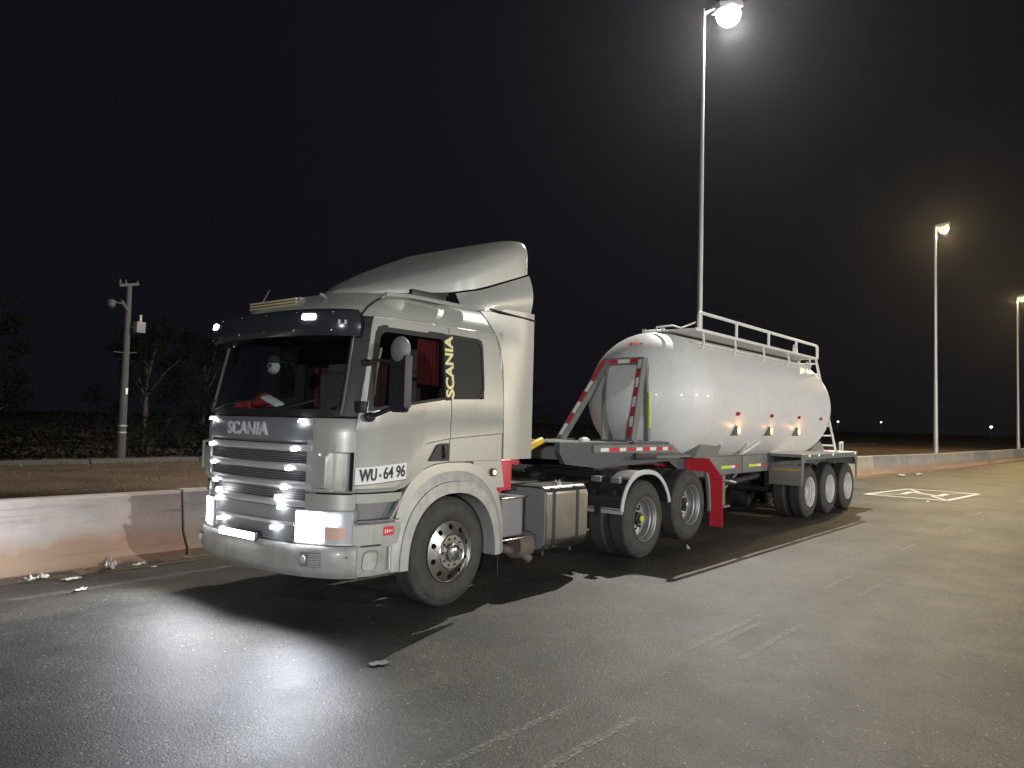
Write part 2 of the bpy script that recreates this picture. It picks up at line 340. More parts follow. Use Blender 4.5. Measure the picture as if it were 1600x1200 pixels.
# ------------------------------------------------------------------ concrete barriers
def concrete_material(name, tint, red):
    m = bpy.data.materials.new(name); m.use_nodes = True; N = m.node_tree.nodes; L = m.node_tree.links; b = N["Principled BSDF"]
    tc = N.new("ShaderNodeTexCoord"); sx = N.new("ShaderNodeSeparateXYZ"); L.new(tc.outputs["Object"], sx.inputs[0])
    n = N.new("ShaderNodeTexNoise"); n.inputs["Scale"].default_value = 2.2; n.inputs["Detail"].default_value = 10; n.inputs["Roughness"].default_value = .65; L.new(tc.outputs["Object"], n.inputs["Vector"])
    rp = N.new("ShaderNodeValToRGB"); e = rp.color_ramp.elements; e[0].position = .3; e[0].color = (*[c * .72 for c in tint], 1); e[1].position = .7; e[1].color = (*tint, 1); L.new(n.outputs["Fac"], rp.inputs[0])
    # splashed earth along the foot of the barrier
    ad = N.new("ShaderNodeMath"); ad.operation = 'MULTIPLY_ADD'; ad.inputs[1].default_value = -.45; L.new(n.outputs["Fac"], ad.inputs[0]); L.new(sx.outputs[2], ad.inputs[2])
    r2 = N.new("ShaderNodeValToRGB"); e = r2.color_ramp.elements; e[0].position = 0.; e[0].color = (.85, .85, .85, 1); e[1].position = .22; e[1].color = (0, 0, 0, 1); L.new(ad.outputs[0], r2.inputs[0])
    mx = N.new("ShaderNodeMix"); mx.data_type = 'RGBA'; mx.inputs[7].default_value = (.40, .25, .15, 1); L.new(r2.outputs[0], mx.inputs[0]); L.new(rp.outputs[0], mx.inputs[6])
    col = mx.outputs[2]
    if red:
        n3 = N.new("ShaderNodeTexNoise"); n3.inputs["Scale"].default_value = 1.1; n3.inputs["Detail"].default_value = 4; L.new(tc.outputs["Object"], n3.inputs["Vector"])
        a3 = N.new("ShaderNodeMath"); a3.operation = 'MULTIPLY_ADD'; a3.inputs[1].default_value = .6; L.new(n3.outputs["Fac"], a3.inputs[0]); mxs = N.new("ShaderNodeMath"); mxs.operation = 'MULTIPLY'; mxs.inputs[1].default_value = .35; L.new(sx.outputs[0], mxs.inputs[0]); L.new(mxs.outputs[0], a3.inputs[2])
        r3 = N.new("ShaderNodeValToRGB"); e = r3.color_ramp.elements; e[0].position = .70; e[0].color = (0, 0, 0, 1); e[1].position = 1.0; e[1].color = (.22, .22, .22, 1); L.new(a3.outputs[0], r3.inputs[0])
        m3 = N.new("ShaderNodeMix"); m3.data_type = 'RGBA'; m3.inputs[7].default_value = (.42, .10, .09, 1); L.new(r3.outputs[0], m3.inputs[0]); L.new(col, m3.inputs[6]); col = m3.outputs[2]
    mp5 = N.new("ShaderNodeMapping"); mp5.inputs["Scale"].default_value = (.5, 1, 7); L.new(tc.outputs["Object"], mp5.inputs[0])
    n5 = N.new("ShaderNodeTexNoise"); n5.inputs["Scale"].default_value = 2.2; n5.inputs["Detail"].default_value = 9; n5.inputs["Roughness"].default_value = .7; L.new(mp5.outputs[0], n5.inputs["Vector"])
    r5 = N.new("ShaderNodeValToRGB"); r5.color_ramp.elements[0].position = .54; r5.color_ramp.elements[0].color = (0, 0, 0, 1); r5.color_ramp.elements[1].position = .72; r5.color_ramp.elements[1].color = (.55, .55, .55, 1); L.new(n5.outputs["Fac"], r5.inputs[0])
    m5 = N.new("ShaderNodeMix"); m5.data_type = 'RGBA'; m5.inputs[7].default_value = (.16, .14, .125, 1); L.new(r5.outputs[0], m5.inputs[0]); L.new(col, m5.inputs[6]); col = m5.outputs[2]
    L.new(col, b.inputs["Base Color"]); b.inputs["Roughness"].default_value = .88
    n4 = N.new("ShaderNodeTexNoise"); n4.inputs["Scale"].default_value = 22; n4.inputs["Detail"].default_value = 8; L.new(tc.outputs["Object"], n4.inputs["Vector"])
    bp = N.new("ShaderNodeBump"); bp.inputs["Distance"].default_value = .006; bp.inputs["Strength"].default_value = .45; L.new(n4.outputs["Fac"], bp.inputs["Height"]); L.new(bp.outputs[0], b.inputs["Normal"])
    return m
cm = [concrete_material("barrier_concrete_pink", (.66, .585, .55), True), concrete_material("barrier_concrete_pale", (.46, .42, .37), False), concrete_material("barrier_concrete_buff", (.50, .44, .33), False), concrete_material("barrier_concrete_grey", (.36, .34, .31), False)]
ORD = ["first", "second", "third", "fourth", "fifth", "sixth", "seventh", "eighth", "ninth", "tenth", "eleventh", "twelfth", "thirteenth", "fourteenth", "fifteenth", "sixteenth"]
def barrier(x0, x1, m, label, jag=0.):
    y0, y1 = yb(x0), yb(x1); ang = math.atan2(y1 - y0, x1 - x0); Lh = math.hypot(x1 - x0, y1 - y0) / 2 - .02
    h = .81 + random.uniform(-.012, .012)
    prof = [(0, 0), (0, .09), (.13, .30), (.19, h - .03), (.215, h), (.385, h), (.41, h - .03), (.47, .30), (.60, .09), (.60, 0)]
    bm = bmesh.new(); K = 12; rows = []
    for i in range(K + 1):
        xx = -Lh + 2 * Lh * i / K; row = []
        for (yy, zz) in prof:
            w = mnoise.noise(Vector((xx * 1.3 + x0, yy * 3, zz * 3))) * .012
            row.append(bm.verts.new((xx + (w if i in (0, K) else 0), yy + w, zz)))
        rows.append(row)
    for a, b in zip(rows, rows[1:]):
        for j in range(len(prof) - 1): bm.faces.new((a[j], a[j + 1], b[j + 1], b[j]))
    bm.faces.new(rows[0]); bm.faces.new(rows[-1][::-1])
    o = fin("concrete_barrier", bm, m, smooth=30)
    o.location = ((x0 + x1) / 2, (y0 + y1) / 2, 0); o.rotation_euler[2] = ang
    return tag(o, label, "barrier", "concrete barriers along the road edge")
xsb = [-9.35, -4.85, -.45, 3.9]
barrier(-9.35, -4.85, cm[1], "pale concrete barrier at the left edge beyond the picture's corner")
barrier(-4.85, -.45, cm[0], "pinkish white concrete barrier left of the truck's headlights")
barrier(-.45, 3.9, cm[0], "pinkish concrete barrier running in behind the truck's front")
x = 3.9; k = 0
while x < 19.5:
    barrier(x, x + 3.9, cm[1], "concrete barrier hidden behind the truck and tanker"); x += 3.9
x -= 0
while x < 100:
    Lx = 3.9
    barrier(x, x + Lx, cm[[1, 2, 3, 1, 2, 1, 3][k % 7]], f"{ORD[k]} concrete barrier counted rightward from the tanker's rear" if k < 16 else "concrete barrier in the far run beyond the street lamps"); x += Lx; k += 1

# ------------------------------------------------------------------ street lamps
def spot(name, loc, d, power, col, size, blend, rad, parent):
    l = bpy.data.lights.new(name, 'SPOT'); l.energy = power; l.color = col; l.spot_size = R_(size); l.spot_blend = blend; l.shadow_soft_size = rad
    o = link(name, l, parent, loc); o.rotation_euler = Vector(d).to_track_quat('-Z', 'Y').to_euler(); return o
def street_lamp(base, H, head_dir, arm, label, mglow, power, col, group, head=1., rad=.1):
    bx, by = base; t = root("street_lamp", (bx, by, 0), label, "street lamp", group)
    bm = bm_tube(bmesh.new(), [(bx, by, 0), (bx, by, H * .35), (bx, by, H * .36), (bx, by, H)], .1, 14, True, [rad * 1.25, rad * .95, rad * .9, rad * .5]); fin("pole", bm, galv, t)
    box("base_plate", bx - .25, bx + .25, by - .25, by + .25, 0, .05, galv, t, .008); box("access_door", bx - .06, bx + .06, by - rad * 1.32, by - rad * 1.2, .6, 1.0, galv, t, .004)
    d = Vector((head_dir[0], head_dir[1], 0)).normalized(); e = Vector((bx, by, H)) + d * arm + Vector((0, 0, .15))
    tube("arm", [(bx, by, H - .15), Vector((bx, by, H)) + d * arm * .4 + Vector((0, 0, .08)), e], .045, galv, t, 8)
    hd = bmesh.new(); bm_box(hd, -.36 * head, .36 * head, -.20 * head, .20 * head, -.03, .15 * head, .05, 2)
    le = bmesh.new(); bmesh.ops.create_uvsphere(le, u_segments=24, v_segments=14, radius=.27 * head, matrix=Matrix.Translation((0, 0, -.13 * head)) @ Matrix.Diagonal((1.1, 1, .95, 1)))
    sd = d.cross(Vector((0, 0, 1))); up = (Vector((0, 0, 1)) - d * .30).normalized(); fw = (d + Vector((0, 0, .30))).normalized(); sd = up.cross(fw)
    M = Matrix(((fw.x, sd.x, up.x, e.x), (fw.y, sd.y, up.y, e.y), (fw.z, sd.z, up.z, e.z), (0, 0, 0, 1)))
    for b2, nm, mm in ((hd, "housing", galv), (le, "lamp_glass", mglow)):
        bmesh.ops.transform(b2, matrix=M, verts=b2.verts[:]); fin(nm, b2, mm, t)
    if power:
        l = bpy.data.lights.new("lamp_light", 'POINT'); l.energy = power; l.color = col; l.shadow_soft_size = .07; link("lamp_light", l, t, tuple(e - up * .46 * head))
    return t
W1 = (1., .97, .89); SOD = (1., .74, .34)
street_lamp((15.35, 3.55), 14.3, (.8, -.45), .85, "tall bright white street lamp rising behind the tank trailer", e_white, 15500, W1, "street lamps along the barrier", 1.25, .088)
street_lamp((46.3, 2.95), 14.3, (.8, -.3), .8, "yellow glowing street lamp on a tall pole right of the tanker", e_sod, 7000, SOD, "street lamps along the barrier", 1.15, .11)
street_lamp((77.3, 1.9), 14.3, (.8, -.3), .8, "distant yellow street lamp at the right edge of the photo", e_sod, 7000, SOD, "street lamps along the barrier", 1.0, .12)
for i, (p, H, g) in enumerate((((453, 126), 6.8, "leftmost tiny far white light right of the tanker's ladder"), ((532, 122), 7.8, "tiny far white light left of the yellow lamp's pole"), ((359, 39.4), 4.8, "tiny far light low on the right of the yellow lamp's pole"))):
    street_lamp(p, H, (-1, -.5), .6, g, e_far, 0, W1, "far lights on the horizon", 1.9, .12)
# the lamps on the camera's side of the apron, whose reflections show along the cab and tank
for (p, H, mg, pw, cc, lb) in (((-42, -31), 6.5, e_white, 31000, (.93, .97, 1.), "street lamp far behind the camera to the left"), ((-8, -50), 6.5, e_white, 28000, (.97, .99, .98), "white street lamp straight behind the camera"),
                               ((16, -46), 6.5, e_white, 26000, (1., .97, .91), "white street lamp behind the camera to the right"), ((40, -44), 6.5, e_sod, 16000, (1., .84, .66), "sodium street lamp far off behind the camera's right")):
    street_lamp(p, H, (0, 1), .9, lb, mg, pw, cc, "street lamps on the near side of the apron", 1.3, .12)

# ------------------------------------------------------------------ wheels (axle along Y, outer face towards -Y at y = 0)
def holed_disc(ro, ri, rc, rh, n, yfun, th, seg=60):
    bm = bmesh.new(); es = []
    def loop(cx, cz, rr, k):
        vs = [bm.verts.new((cx + rr * math.cos(2 * math.pi * j / k), 0, cz + rr * math.sin(2 * math.pi * j / k))) for j in range(k)]
        for j in range(k): es.append(bm.edges.new((vs[j], vs[(j + 1) % k])))
    loop(0, 0, ro, seg); loop(0, 0, ri, seg)
    for i in range(n): a = 2 * math.pi * (i + .5) / n; loop(rc * math.cos(a), rc * math.sin(a), rh, 12)
    bmesh.ops.triangle_fill(bm, use_beauty=True, use_dissolve=False, edges=es, normal=(0, -1, 0))
    for v in bm.verts: v.co.y = yfun(math.hypot(v.co.x, v.co.z))
    bmesh.ops.recalc_face_normals(bm, faces=bm.faces[:]); bmesh.ops.solidify(bm, geom=bm.faces[:], thickness=th)
    return bm
def to_mesh(name, bm, m, smooth=35):
    bmesh.ops.recalc_face_normals(bm, faces=bm.faces[:]); me = bpy.data.meshes.new(name); bm.to_mesh(me); bm.free(); me.materials.append(m)
    me.polygons.foreach_set("use_smooth", [True] * len(me.polygons)); me.set_sharp_from_angle(angle=R_(smooth)); return me
def tyre_mesh(R=.52, w=.285):
    p = [(.028, .285), (.010, .305), (-.006, .34), (-.014, .39), (-.010, .435), (.004, .470), (.012, .476), (.014, .486), (.028, .505), (.046, R)]
    for g in range(4):
        a = .046 + (w - .092) * (g + .5) / 4
        p += [(a - .008, R + .003), (a - .006, R - .012), (a + .006, R - .012), (a + .008, R + .003)]
    q = [(w - a, rr) for a, rr in p[:10]][::-1]
    return to_mesh("tyre", bm_revolve(bmesh.new(), p + q, 72, True), rubber, 50)
TYRE = tyre_mesh()
def nuts(rr, y, n, rad, ln, m):
    bm = bmesh.new()
    for i in range(n):
        a = 2 * math.pi * i / n; c = (rr * math.cos(a), 0, rr * math.sin(a))
        bm_revolve(bm, [(y, rad * 1.25), (y - ln * .3, rad * 1.25), (y - ln * .3, rad), (y - ln * .85, rad), (y - ln, rad * .6)], 8, False, c)
    return to_mesh("wheel_nuts", bm, m, 30)
def front_wheel():
    bm = bm_revolve(bmesh.new(), [(.012, .302), (-.004, .300), (.004, .289), (.02, .285), (.02, .30)], 72, True)
    d = holed_disc(.287, .165, .236, .026, 10, lambda q: .012 - .045 * (.287 - q) / .12, .012); bm2 = bpy.data.meshes.new("t"); d.to_mesh(bm2); d.free(); bm.from_mesh(bm2); bpy.data.meshes.remove(bm2)
    bm_revolve(bm, [(-.033, .172), (-.038, .168), (-.033, .160), (.004, .152), (.012, .10), (.012, .0)], 48)
    rim = to_mesh("wheel", bm, alu)
    hub = to_mesh("hub_cap", bm_revolve(bmesh.new(), [(.0, .098), (-.05, .094), (-.062, .086), (-.064, .07), (-.078, .066), (-.084, .055), (-.086, .0)], 40), chrome)
    ring = to_mesh("back_plate", bm_revolve(bmesh.new(), [(.05, .28), (.08, .28), (.08, .0), (.05, .0)], 32), frame_m)
    return [rim, ("tyre", TYRE), ("hub_cap", hub), ("wheel_nuts", nuts(.128, .006, 10, .0155, .055, chrome)), ("brake_plate", ring)]
def rear_wheel(m, cap, dark):
    bm = bm_revolve(bmesh.new(), [(.014, .304), (-.006, .301), (.002, .289), (.018, .284), (.032, .270), (.062, .266), (.072, .252), (.150, .248), (.165, .238), (.17, .245), (.08, .262), (.03, .29)], 72, True)
    d = holed_disc(.243, .118, .195, .024, 8, lambda q: .165 + .02 * (.243 - q) / .12, .012); t = bpy.data.meshes.new("t"); d.to_mesh(t); d.free(); bm.from_mesh(t); bpy.data.meshes.remove(t)
    bm_revolve(bm, [(.188, .125), (.176, .118), (.17, .10), (.178, .08), (.178, 0)], 40)
    rim = to_mesh("wheel", bm, m)
    hub = to_mesh("hub", bm_revolve(bmesh.new(), [(.178, .088), (.10, .084), (.085, .078), (.082, .05), (.06, .046), (.056, .03), (.056, 0)], 32), m if not dark else frame_m)
    out = [rim, ("tyre", TYRE), ("hub", hub), ("wheel_nuts", nuts(.142, .176, 10, .015, .045, frame_m if dark else m)), ("brake_drum", to_mesh("brake_drum", bm_revolve(bmesh.new(), [(.2, .205), (.42, .205), (.42, 0), (.2, 0)], 32), frame_m))]
    if cap: out.append(("hub_cover", to_mesh("hub_cover", bm_revolve(bmesh.new(), [(.075, .047), (.042, .044), (.036, .03), (.035, 0)], 24), cap)))
    return out
WF = front_wheel(); WD = rear_wheel(steelrim, capyel, True); WD2 = rear_wheel(steelrim, steelrim, True); WT = rear_wheel(whiterim, None, False)
def place_wheel(kind, parent, x, z, side, dual, yout=1.2, spin=0.):
    loc = (x, side * yout, z); w = link("wheel", kind[0], parent, loc); rz = 0 if side < 0 else math.pi
    w.rotation_euler = (0, spin, rz) if side < 0 else (0, spin, math.pi)
    for nm, me in kind[1:]: link(nm, me, w, loc)
    if dual:
        o = link("tyre", TYRE, w, loc); o.location = (0, .325, 0)
        o2 = link("inner_rim", INNER, w, loc); o2.location = (0, .325, 0)
INNER = to_mesh("inner_rim", bm_revolve(bmesh.new(), [(.0, .302), (.0, .28), (.28, .28), (.28, .302)], 48, True), frame_m)

# ------------------------------------------------------------------ the tractor's cab surface
HW = [(1.10, 1.185), (1.2, 1.212), (1.45, 1.222), (1.9, 1.222), (2.1, 1.21), (2.62, 1.165), (2.70, 1.150), (2.78, 1.120), (2.85, 1.07), (2.92, .98), (2.97, .88), (3.0, .76)]
XF = [(1.10, -1.455), (1.2, -1.472), (1.7, -1.475), (1.78, -1.452), (2.62, -1.285), (2.70, -1.255), (2.78, -1.205), (2.85, -1.13), (2.92, -1.01), (2.97, -.90), (3.0, -.76)]
PP = 2.6; DD = .6
def xf_(z): return interp(XF, z)
def hw_(z): return interp(HW, z)
def cphi(ph, z, off=0., hw=None, xf=None, d=DD):
    """ph > 0 is the near (driver's) side, 0 the centre of the front"""
    hw = hw_(z) if hw is None else hw; xf = xf_(z) if xf is None else xf
    s, c = abs(math.sin(ph)), math.cos(ph); a = max(c, 0) ** (2 / PP); b = s ** (2 / PP); sg = -1 if ph > 0 else 1
    n = Vector((-(a ** (PP - 1)) / d, sg * (b ** (PP - 1)) / hw, 0)); n = n.normalized() if n.length else Vector((-1, 0, 0))
    return Vector((xf + d - d * a, sg * hw * b, z)) + n * off
def cfront(Y, z, off=0., hw=None, xf=None, d=DD):
    h = hw_(z) if hw is None else hw; b = min(1, abs(Y) / h); ph = math.asin(min(1, b ** (PP / 2))); return cphi(-ph if Y > 0 else ph, z, off, hw, xf, d)
def cside(side):
    def fn(uu, z, off=0.):
        X = uu + (xf_(z) + 1.475) * min(1, max(0, (-.5 - uu) / .665))
        t = (xf_(z) + DD - X) / DD
        if t <= 0: return Vector((X, side * (hw_(z) + off), z))
        ph = math.acos(min(1, t ** (PP / 2))); return cphi(ph * (1 if side < 0 else -1), z, off)
    return fn
def grid(name, fn, us, rows, m, parent, skip=(), th=.022, base=0., rowoff=None, smooth=30):
    bm = bmesh.new(); nu, nr = len(us), len(rows)
    def V(i, j, o):
        zz = rows[j](us[i]) if callable(rows[j]) else rows[j]
        return bm.verts.new(fn(us[i], zz, base + o + (rowoff[j] if rowoff else 0)))
    O = [[V(i, j, 0) for j in range(nr)] for i in range(nu)]; I = [[V(i, j, -th) for j in range(nr)] for i in range(nu)]
    cells = [(i, j) for i in range(nu - 1) for j in range(nr - 1) if (i, j) not in skip]; cs = set(cells)
    for i, j in cells:
        bm.faces.new((O[i][j], O[i + 1][j], O[i + 1][j + 1], O[i][j + 1])); bm.faces.new((I[i][j], I[i][j + 1], I[i + 1][j + 1], I[i + 1][j]))
        for (di, dj, a, b) in ((-1, 0, (i, j), (i, j + 1)), (1, 0, (i + 1, j), (i + 1, j + 1)), (0, -1, (i, j), (i + 1, j)), (0, 1, (i, j + 1), (i + 1, j + 1))):
            if (i + di, j + dj) not in cs: bm.faces.new((O[a[0]][a[1]], O[b[0]][b[1]], I[b[0]][b[1]], I[a[0]][a[1]]))
    lone = [v for v in bm.verts if not v.link_faces]
    bmesh.ops.delete(bm, geom=lone, context='VERTS')
    return fin(name, bm, m, parent, smooth=smooth)
def lin(a, b, n): return [a + (b - a) * i / (n - 1) for i in range(n)]
def onto(name, poly, fn, off, th, m, parent, step=.04):
    """a thin plate whose outline (u, z) lies on the surface fn, sliced so that it follows the curve"""
    fb = bmesh.new(); fb.faces.new([fb.verts.new((p[0], 0, p[1])) for p in poly])
    u0, u1 = min(p[0] for p in poly), max(p[0] for p in poly); k = int((u1 - u0) / step)
    for i in range(1, k + 1):
        bmesh.ops.bisect_plane(fb, geom=fb.verts[:] + fb.edges[:] + fb.faces[:], plane_co=(u0 + (u1 - u0) * i / (k + 1), 0, 0), plane_no=(1, 0, 0))
    fb.verts.index_update(); bm = bmesh.new()
    A = [bm.verts.new(fn(v.co.x, v.co.z, off)) for v in fb.verts]; B = [bm.verts.new(fn(v.co.x, v.co.z, off - th)) for v in fb.verts]
    for f_ in fb.faces:
        ix = [v.index for v in f_.verts]; bm.faces.new([A[i] for i in ix]); bm.faces.new([B[i] for i in ix][::-1])
    for e in fb.edges:
        if len(e.link_faces) == 1: p, q = e.verts[0].index, e.verts[1].index; bm.faces.new((A[p], A[q], B[q], B[p]))
    fb.free()
    return fin(name, bm, m, parent, smooth=30)
def ring_onto(name, outer, inner, fn, off, th, m, parent):
    bm = bmesh.new(); n = len(outer)
    L4 = [[bm.verts.new(fn(p[0], p[1], o)) for p in lp] for lp, o in ((outer, off), (inner, off), (inner, off - th), (outer, off - th))]
    for k in range(4):
        A, B = L4[k], L4[(k + 1) % 4]
        for i in range(n): bm.faces.new((A[i], A[(i + 1) % n], B[(i + 1) % n], B[i]))
    return fin(name, bm, m, parent, smooth=30)
def text_onto(name, body, size, fn, uc, zc, m, parent, off=.004, ex=.002, bold=0., xs=1., du=1., slope=0., rot=False, space=1.):
    o = text(name, body, size, Matrix.Identity(4), m, parent, ex, bold, xs, space); me = o.data
    for v in me.vertices:
        a, b, c = v.co
        if rot: a, b = -b, a
        v.co = fn(uc + du * a, zc + b + slope * a, off + c)
    return o

TR = root("tractor_unit", (0, 0, 0), "silver beige cab tractor truck with dark sun visor and lit headlights", "truck")
PI2 = math.pi / 2
sill = lambda X: interp([(-1.2, 1.83), (-.95, 1.86), (-.1, 1.985), (.8, 2.02)], X)
crease = lambda X: interp([(-1.17, 1.665), (-.07, 1.775), (.75, 1.79)], X)
crease_u = lambda X: crease(X) + .014
low = lambda X: interp([(-1.17, 1.16), (-.66, 1.16), (-.58, 1.32), (-.38, 1.555), (-.07, 1.60), (.75, 1.655)], X)
low_u = lambda X: low(X) + .014
doorb = lambda X: interp([(-1.17, 1.14), (-.66, 1.14), (-.50, 1.24), (-.34, 1.36), (-.07, 1.385), (.75, 1.385)], X)
TOPW = 2.605
bf0 = lambda p, z, o=0.: cphi(p, z, o, 1.212, -1.466)
for side in (-1, 1):
    fn = cside(side)
    us = [-1.165, -1.135, -1.10, -1.02, -.94, -.86, -.74, -.62, -.50, -.38, -.26, -.145, -.066]
    rows = [doorb, low, low_u, crease, crease_u, sill, lambda X: (sill(X) + TOPW) / 2, TOPW, 2.64, 2.682]; ro = [-.010, -.010, 0, 0, .006, .006, .0, 0, 0, 0]
    sk = {(i, j) for i in range(2, 11) for j in (5, 6)}
    dr = grid("door", fn, us, rows, paint, TR, sk, rowoff=ro)
    grid("door_lining", fn, [-1.19] + us[1:-1] + [-.04], rows, void, dr, sk, .006, -.026)
    us2 = [-.055, -.03, .10, .22, .33, .42, .52, .63, .725]
    rows2 = [doorb, low, low_u, crease, crease_u, sill, lambda X: (sill(X) + TOPW) / 2, TOPW, 2.64, 2.682]
    sk2 = {(i, j) for i in range(1, 5) for j in (5, 6)}
    qp = grid("side_panel", fn, us2, rows2, paint, TR, sk2, rowoff=ro)
    grid("side_lining", fn, [-.07] + us2[1:-1] + [.74], rows2, void, qp, sk2, .006, -.026)
    # driver's window: outer rubber, glass ; rear quarter window
    op = roundpoly([(-1.118, sill(-1.11) - .02), (-.125, sill(-.13) - .02), (-.125, TOPW + .018), (-1.118, TOPW + .018)], [.05, .03, .03, .11], 6)
    ip = roundpoly([(-1.062, sill(-1.06) + .03), (-.150, sill(-.15) + .025), (-.150, TOPW - .045), (-1.062, TOPW - .045)], [.05, .02, .03, .09], 6)
    w = onto("door_window", ip, fn, -.012, .004, glass, TR); ring_onto("window_seal", op, ip, fn, .004, .03, blackpl, w)
    op = roundpoly([(-.052, sill(-.05) - .015), (.432, sill(.43) + .0), (.432, TOPW + .012), (-.052, TOPW + .018)], [.02, .14, .10, .02], 6)
    ip = roundpoly([(-.028, sill(-.03) + .015), (.405, sill(.4) + .03), (.405, TOPW - .03), (-.028, TOPW - .02)], [.02, .13, .09, .02], 6)
    w = onto("quarter_window", ip, fn, -.006, .004, glass_dark, TR); ring_onto("window_seal", op, ip, fn, .004, .03, blackpl, w)
    onto("pillar_cover", [(-.148, sill(-.14) - .01), (-.068, sill(-.07) - .01), (-.068, TOPW + .012), (-.148, TOPW + .012)], fn, .0075, .006, blackpl, dr)
    # door handle recess
    hp = roundpoly([(-.345, 1.395), (-.085, 1.395), (-.085, 1.565), (-.235, 1.56)], [.02, .01, .01, .05], 4)
    h = onto("door_handle_recess", hp, fn, .008, .02, darkpl, dr)
    onto("handle", roundpoly([(-.20, 1.43), (-.12, 1.43), (-.13, 1.54), (-.17, 1.54)], .02, 3), fn, .022, .012, panelgrey, h) if False else None
    tube("door_handle", [fn(-.15, 1.42, .02), fn(-.155, 1.48, .032), fn(-.16, 1.545, .02)], .013, darkpl, dr, 8)
    # dark sill below the door and step panel behind the bumper
    grid("door_sill", fn, lin(-1.165, -.64, 7), [1.045, 1.125], paint, TR, base=-.006)
    # corner panel with two air scoops
    sg = 1 if side < 0 else -1
    fc = lambda p, z, off=0., sg=sg: cphi(p * sg, z, off)
    def sm(e0, e1, v): t = min(1, max(0, (v - e0) / (e1 - e0))); return t * t * (3 - 2 * t)
    def scoop(p, z):
        zz = sm(1.165, 1.185, z) * (1 - sm(1.452, 1.475, z)); z2 = sm(1.150, 1.162, z) * (1 - sm(1.478, 1.488, z))
        if p < .862: return .034 * sm(.60, .83, p) * zz * (1 - sm(.835, .862, p))
        return -.062 * sm(.862, 1.10, p) * z2 * (1 - sm(1.160, 1.168, p))
    fsc = lambda p, z, off=0., sg=sg: cphi(p * sg, z, off + scoop(p, z))
    cp = grid("corner_panel", fsc, lin(.60, .82, 8) + lin(.835, .862, 5) + lin(.88, 1.155, 12) + [1.160, 1.164, 1.168, 1.186], [1.135, 1.150, 1.154, 1.158, 1.162, 1.168, 1.175, 1.185, 1.25, 1.32, 1.39, 1.452, 1.462, 1.475, 1.479, 1.483, 1.488, 1.56, 1.65, 1.73, 1.775], paint, TR, rowoff=[-.008] + [0] * 18 + [-.004, -.02], smooth=40)
    grid("scoop_shade", lambda p, z, off=0., sg=sg: cphi(p * sg, z, off + scoop(p, z)), lin(1.112, 1.158, 4), [1.17, 1.3, 1.472], darkpl, cp, (), .006, .006)  # dark sheet over the recess floor, painting in the shade of the scoop
    grid("corner_lining", fc, lin(.57, 1.21, 10), [1.12, 1.4, 1.79], void, cp, (), .006, -.095)
    grid("corner_lower_panel", lambda p, z, o=0., sg=sg: bf0(p * sg, z, o), lin(.60, 1.20, 14), [.992, 1.01, 1.10, 1.122], paint, cp, (), .02, .004)
    # windscreen pillar
    pl = grid("windscreen_pillar", fc, lin(.925, 1.176, 8), [1.795, 1.95, 2.15, 2.35, 2.55, 2.66], darkpl, TR)
    grid("pillar_lining", fc, lin(.90, 1.20, 5), [1.785, 2.2, 2.67], void, pl, (), .006, -.026)
    tube("pillar_trim", [fc(.955, z, .006) for z in lin(1.81, 2.62, 8)], .007, greypl, pl, 6)
    # visor side wing of the door frame: chrome-like drip rail
    tube("drip_rail", [fn(X, 2.69, .004) for X in lin(-1.165, .68, 18)], .011, paint, TR, 6)
near = cside(-1); far = cside(1)
nearc = lambda p, z, off=0.: cphi(p, z, off)

# windscreen
grid("windscreen", lambda p, z, o=0.: cphi(p, z, o), lin(-.925, .925, 33), [1.81, 2.0, 2.2, 2.4, 2.6], wglass, TR, (), .005, -.01)
ws = grid("windscreen_border", lambda p, z, o=0.: cphi(p, z, o), lin(-.93, .93, 33), [1.785, 1.85], blackpl, TR, (), .004, -.004)
grid("windscreen_header", lambda p, z, o=0.: cphi(p, z, o), lin(-1.19, 1.19, 33), [2.60, 2.69], darkpl, TR, (), .012, .0)
for k, (a, b) in enumerate(((.10, .62), (-.55, .02), (-.88, -.55))):
    tube("wiper", [cphi(a, 1.835, .02), cphi((a + b) / 2, 1.865 + .02 * k, .024), cphi(b, 1.93, .018)], .007, blackpl, TR, 6)
# roof
def outline(z, s=1.):
    o = []
    for side in (-1, 1):
        pts = [Vector((X, side * hw_(z), z)) for X in lin(interp([(2.6, .725), (2.85, .715), (2.93, .69), (3., .6)], z), xf_(z) + DD + .02, 8)]
        pts += [cphi((PI2 - q) * (1 if side < 0 else -1), z) for q in lin(0.02, PI2 - .12, 16)]
        o.append(pts)
    mid_ = [cfront(0, z)]
    return o[0] + mid_ + o[1][::-1]
bm = bmesh.new(); rings = []
for z in (2.694, 2.72, 2.75, 2.78, 2.81, 2.84, 2.87, 2.90, 2.93, 2.955, 2.98, 3.0): rings.append([bm.verts.new(p) for p in outline(z)])
base3 = outline(3.0); cen = Vector((.0, 0, 0))
for s, z in ((.85, 3.018), (.6, 3.034), (.3, 3.042)): rings.append([bm.verts.new((cen.x + (p.x - cen.x) * s, p.y * s, z)) for p in base3])
for A_, B_ in zip(rings, rings[1:]):
    n = len(A_)
    for i in range(n): bm.faces.new((A_[i], A_[(i + 1) % n], B_[(i + 1) % n], B_[i]))
bm.faces.new(rings[-1])
roof = fin("roof", bm, paint, TR, smooth=45)
tube("roof_gasket", [cphi(p, z, .006) for p, z in zip(lin(1.0, 1.30, 14), [2.70, 2.74, 2.78, 2.81, 2.84, 2.865, 2.885, 2.905, 2.925, 2.94, 2.955, 2.968, 2.98, 2.99])], .009, blackpl, roof, 6)
tube("roof_rail", [(x, -.98 - .02 * math.sin(x * 3), interp([(-.8, 2.93), (-.4, 2.965), (.3, 2.955)], x)) for x in lin(-.72, .28, 12)], .022, paint, roof, 8)
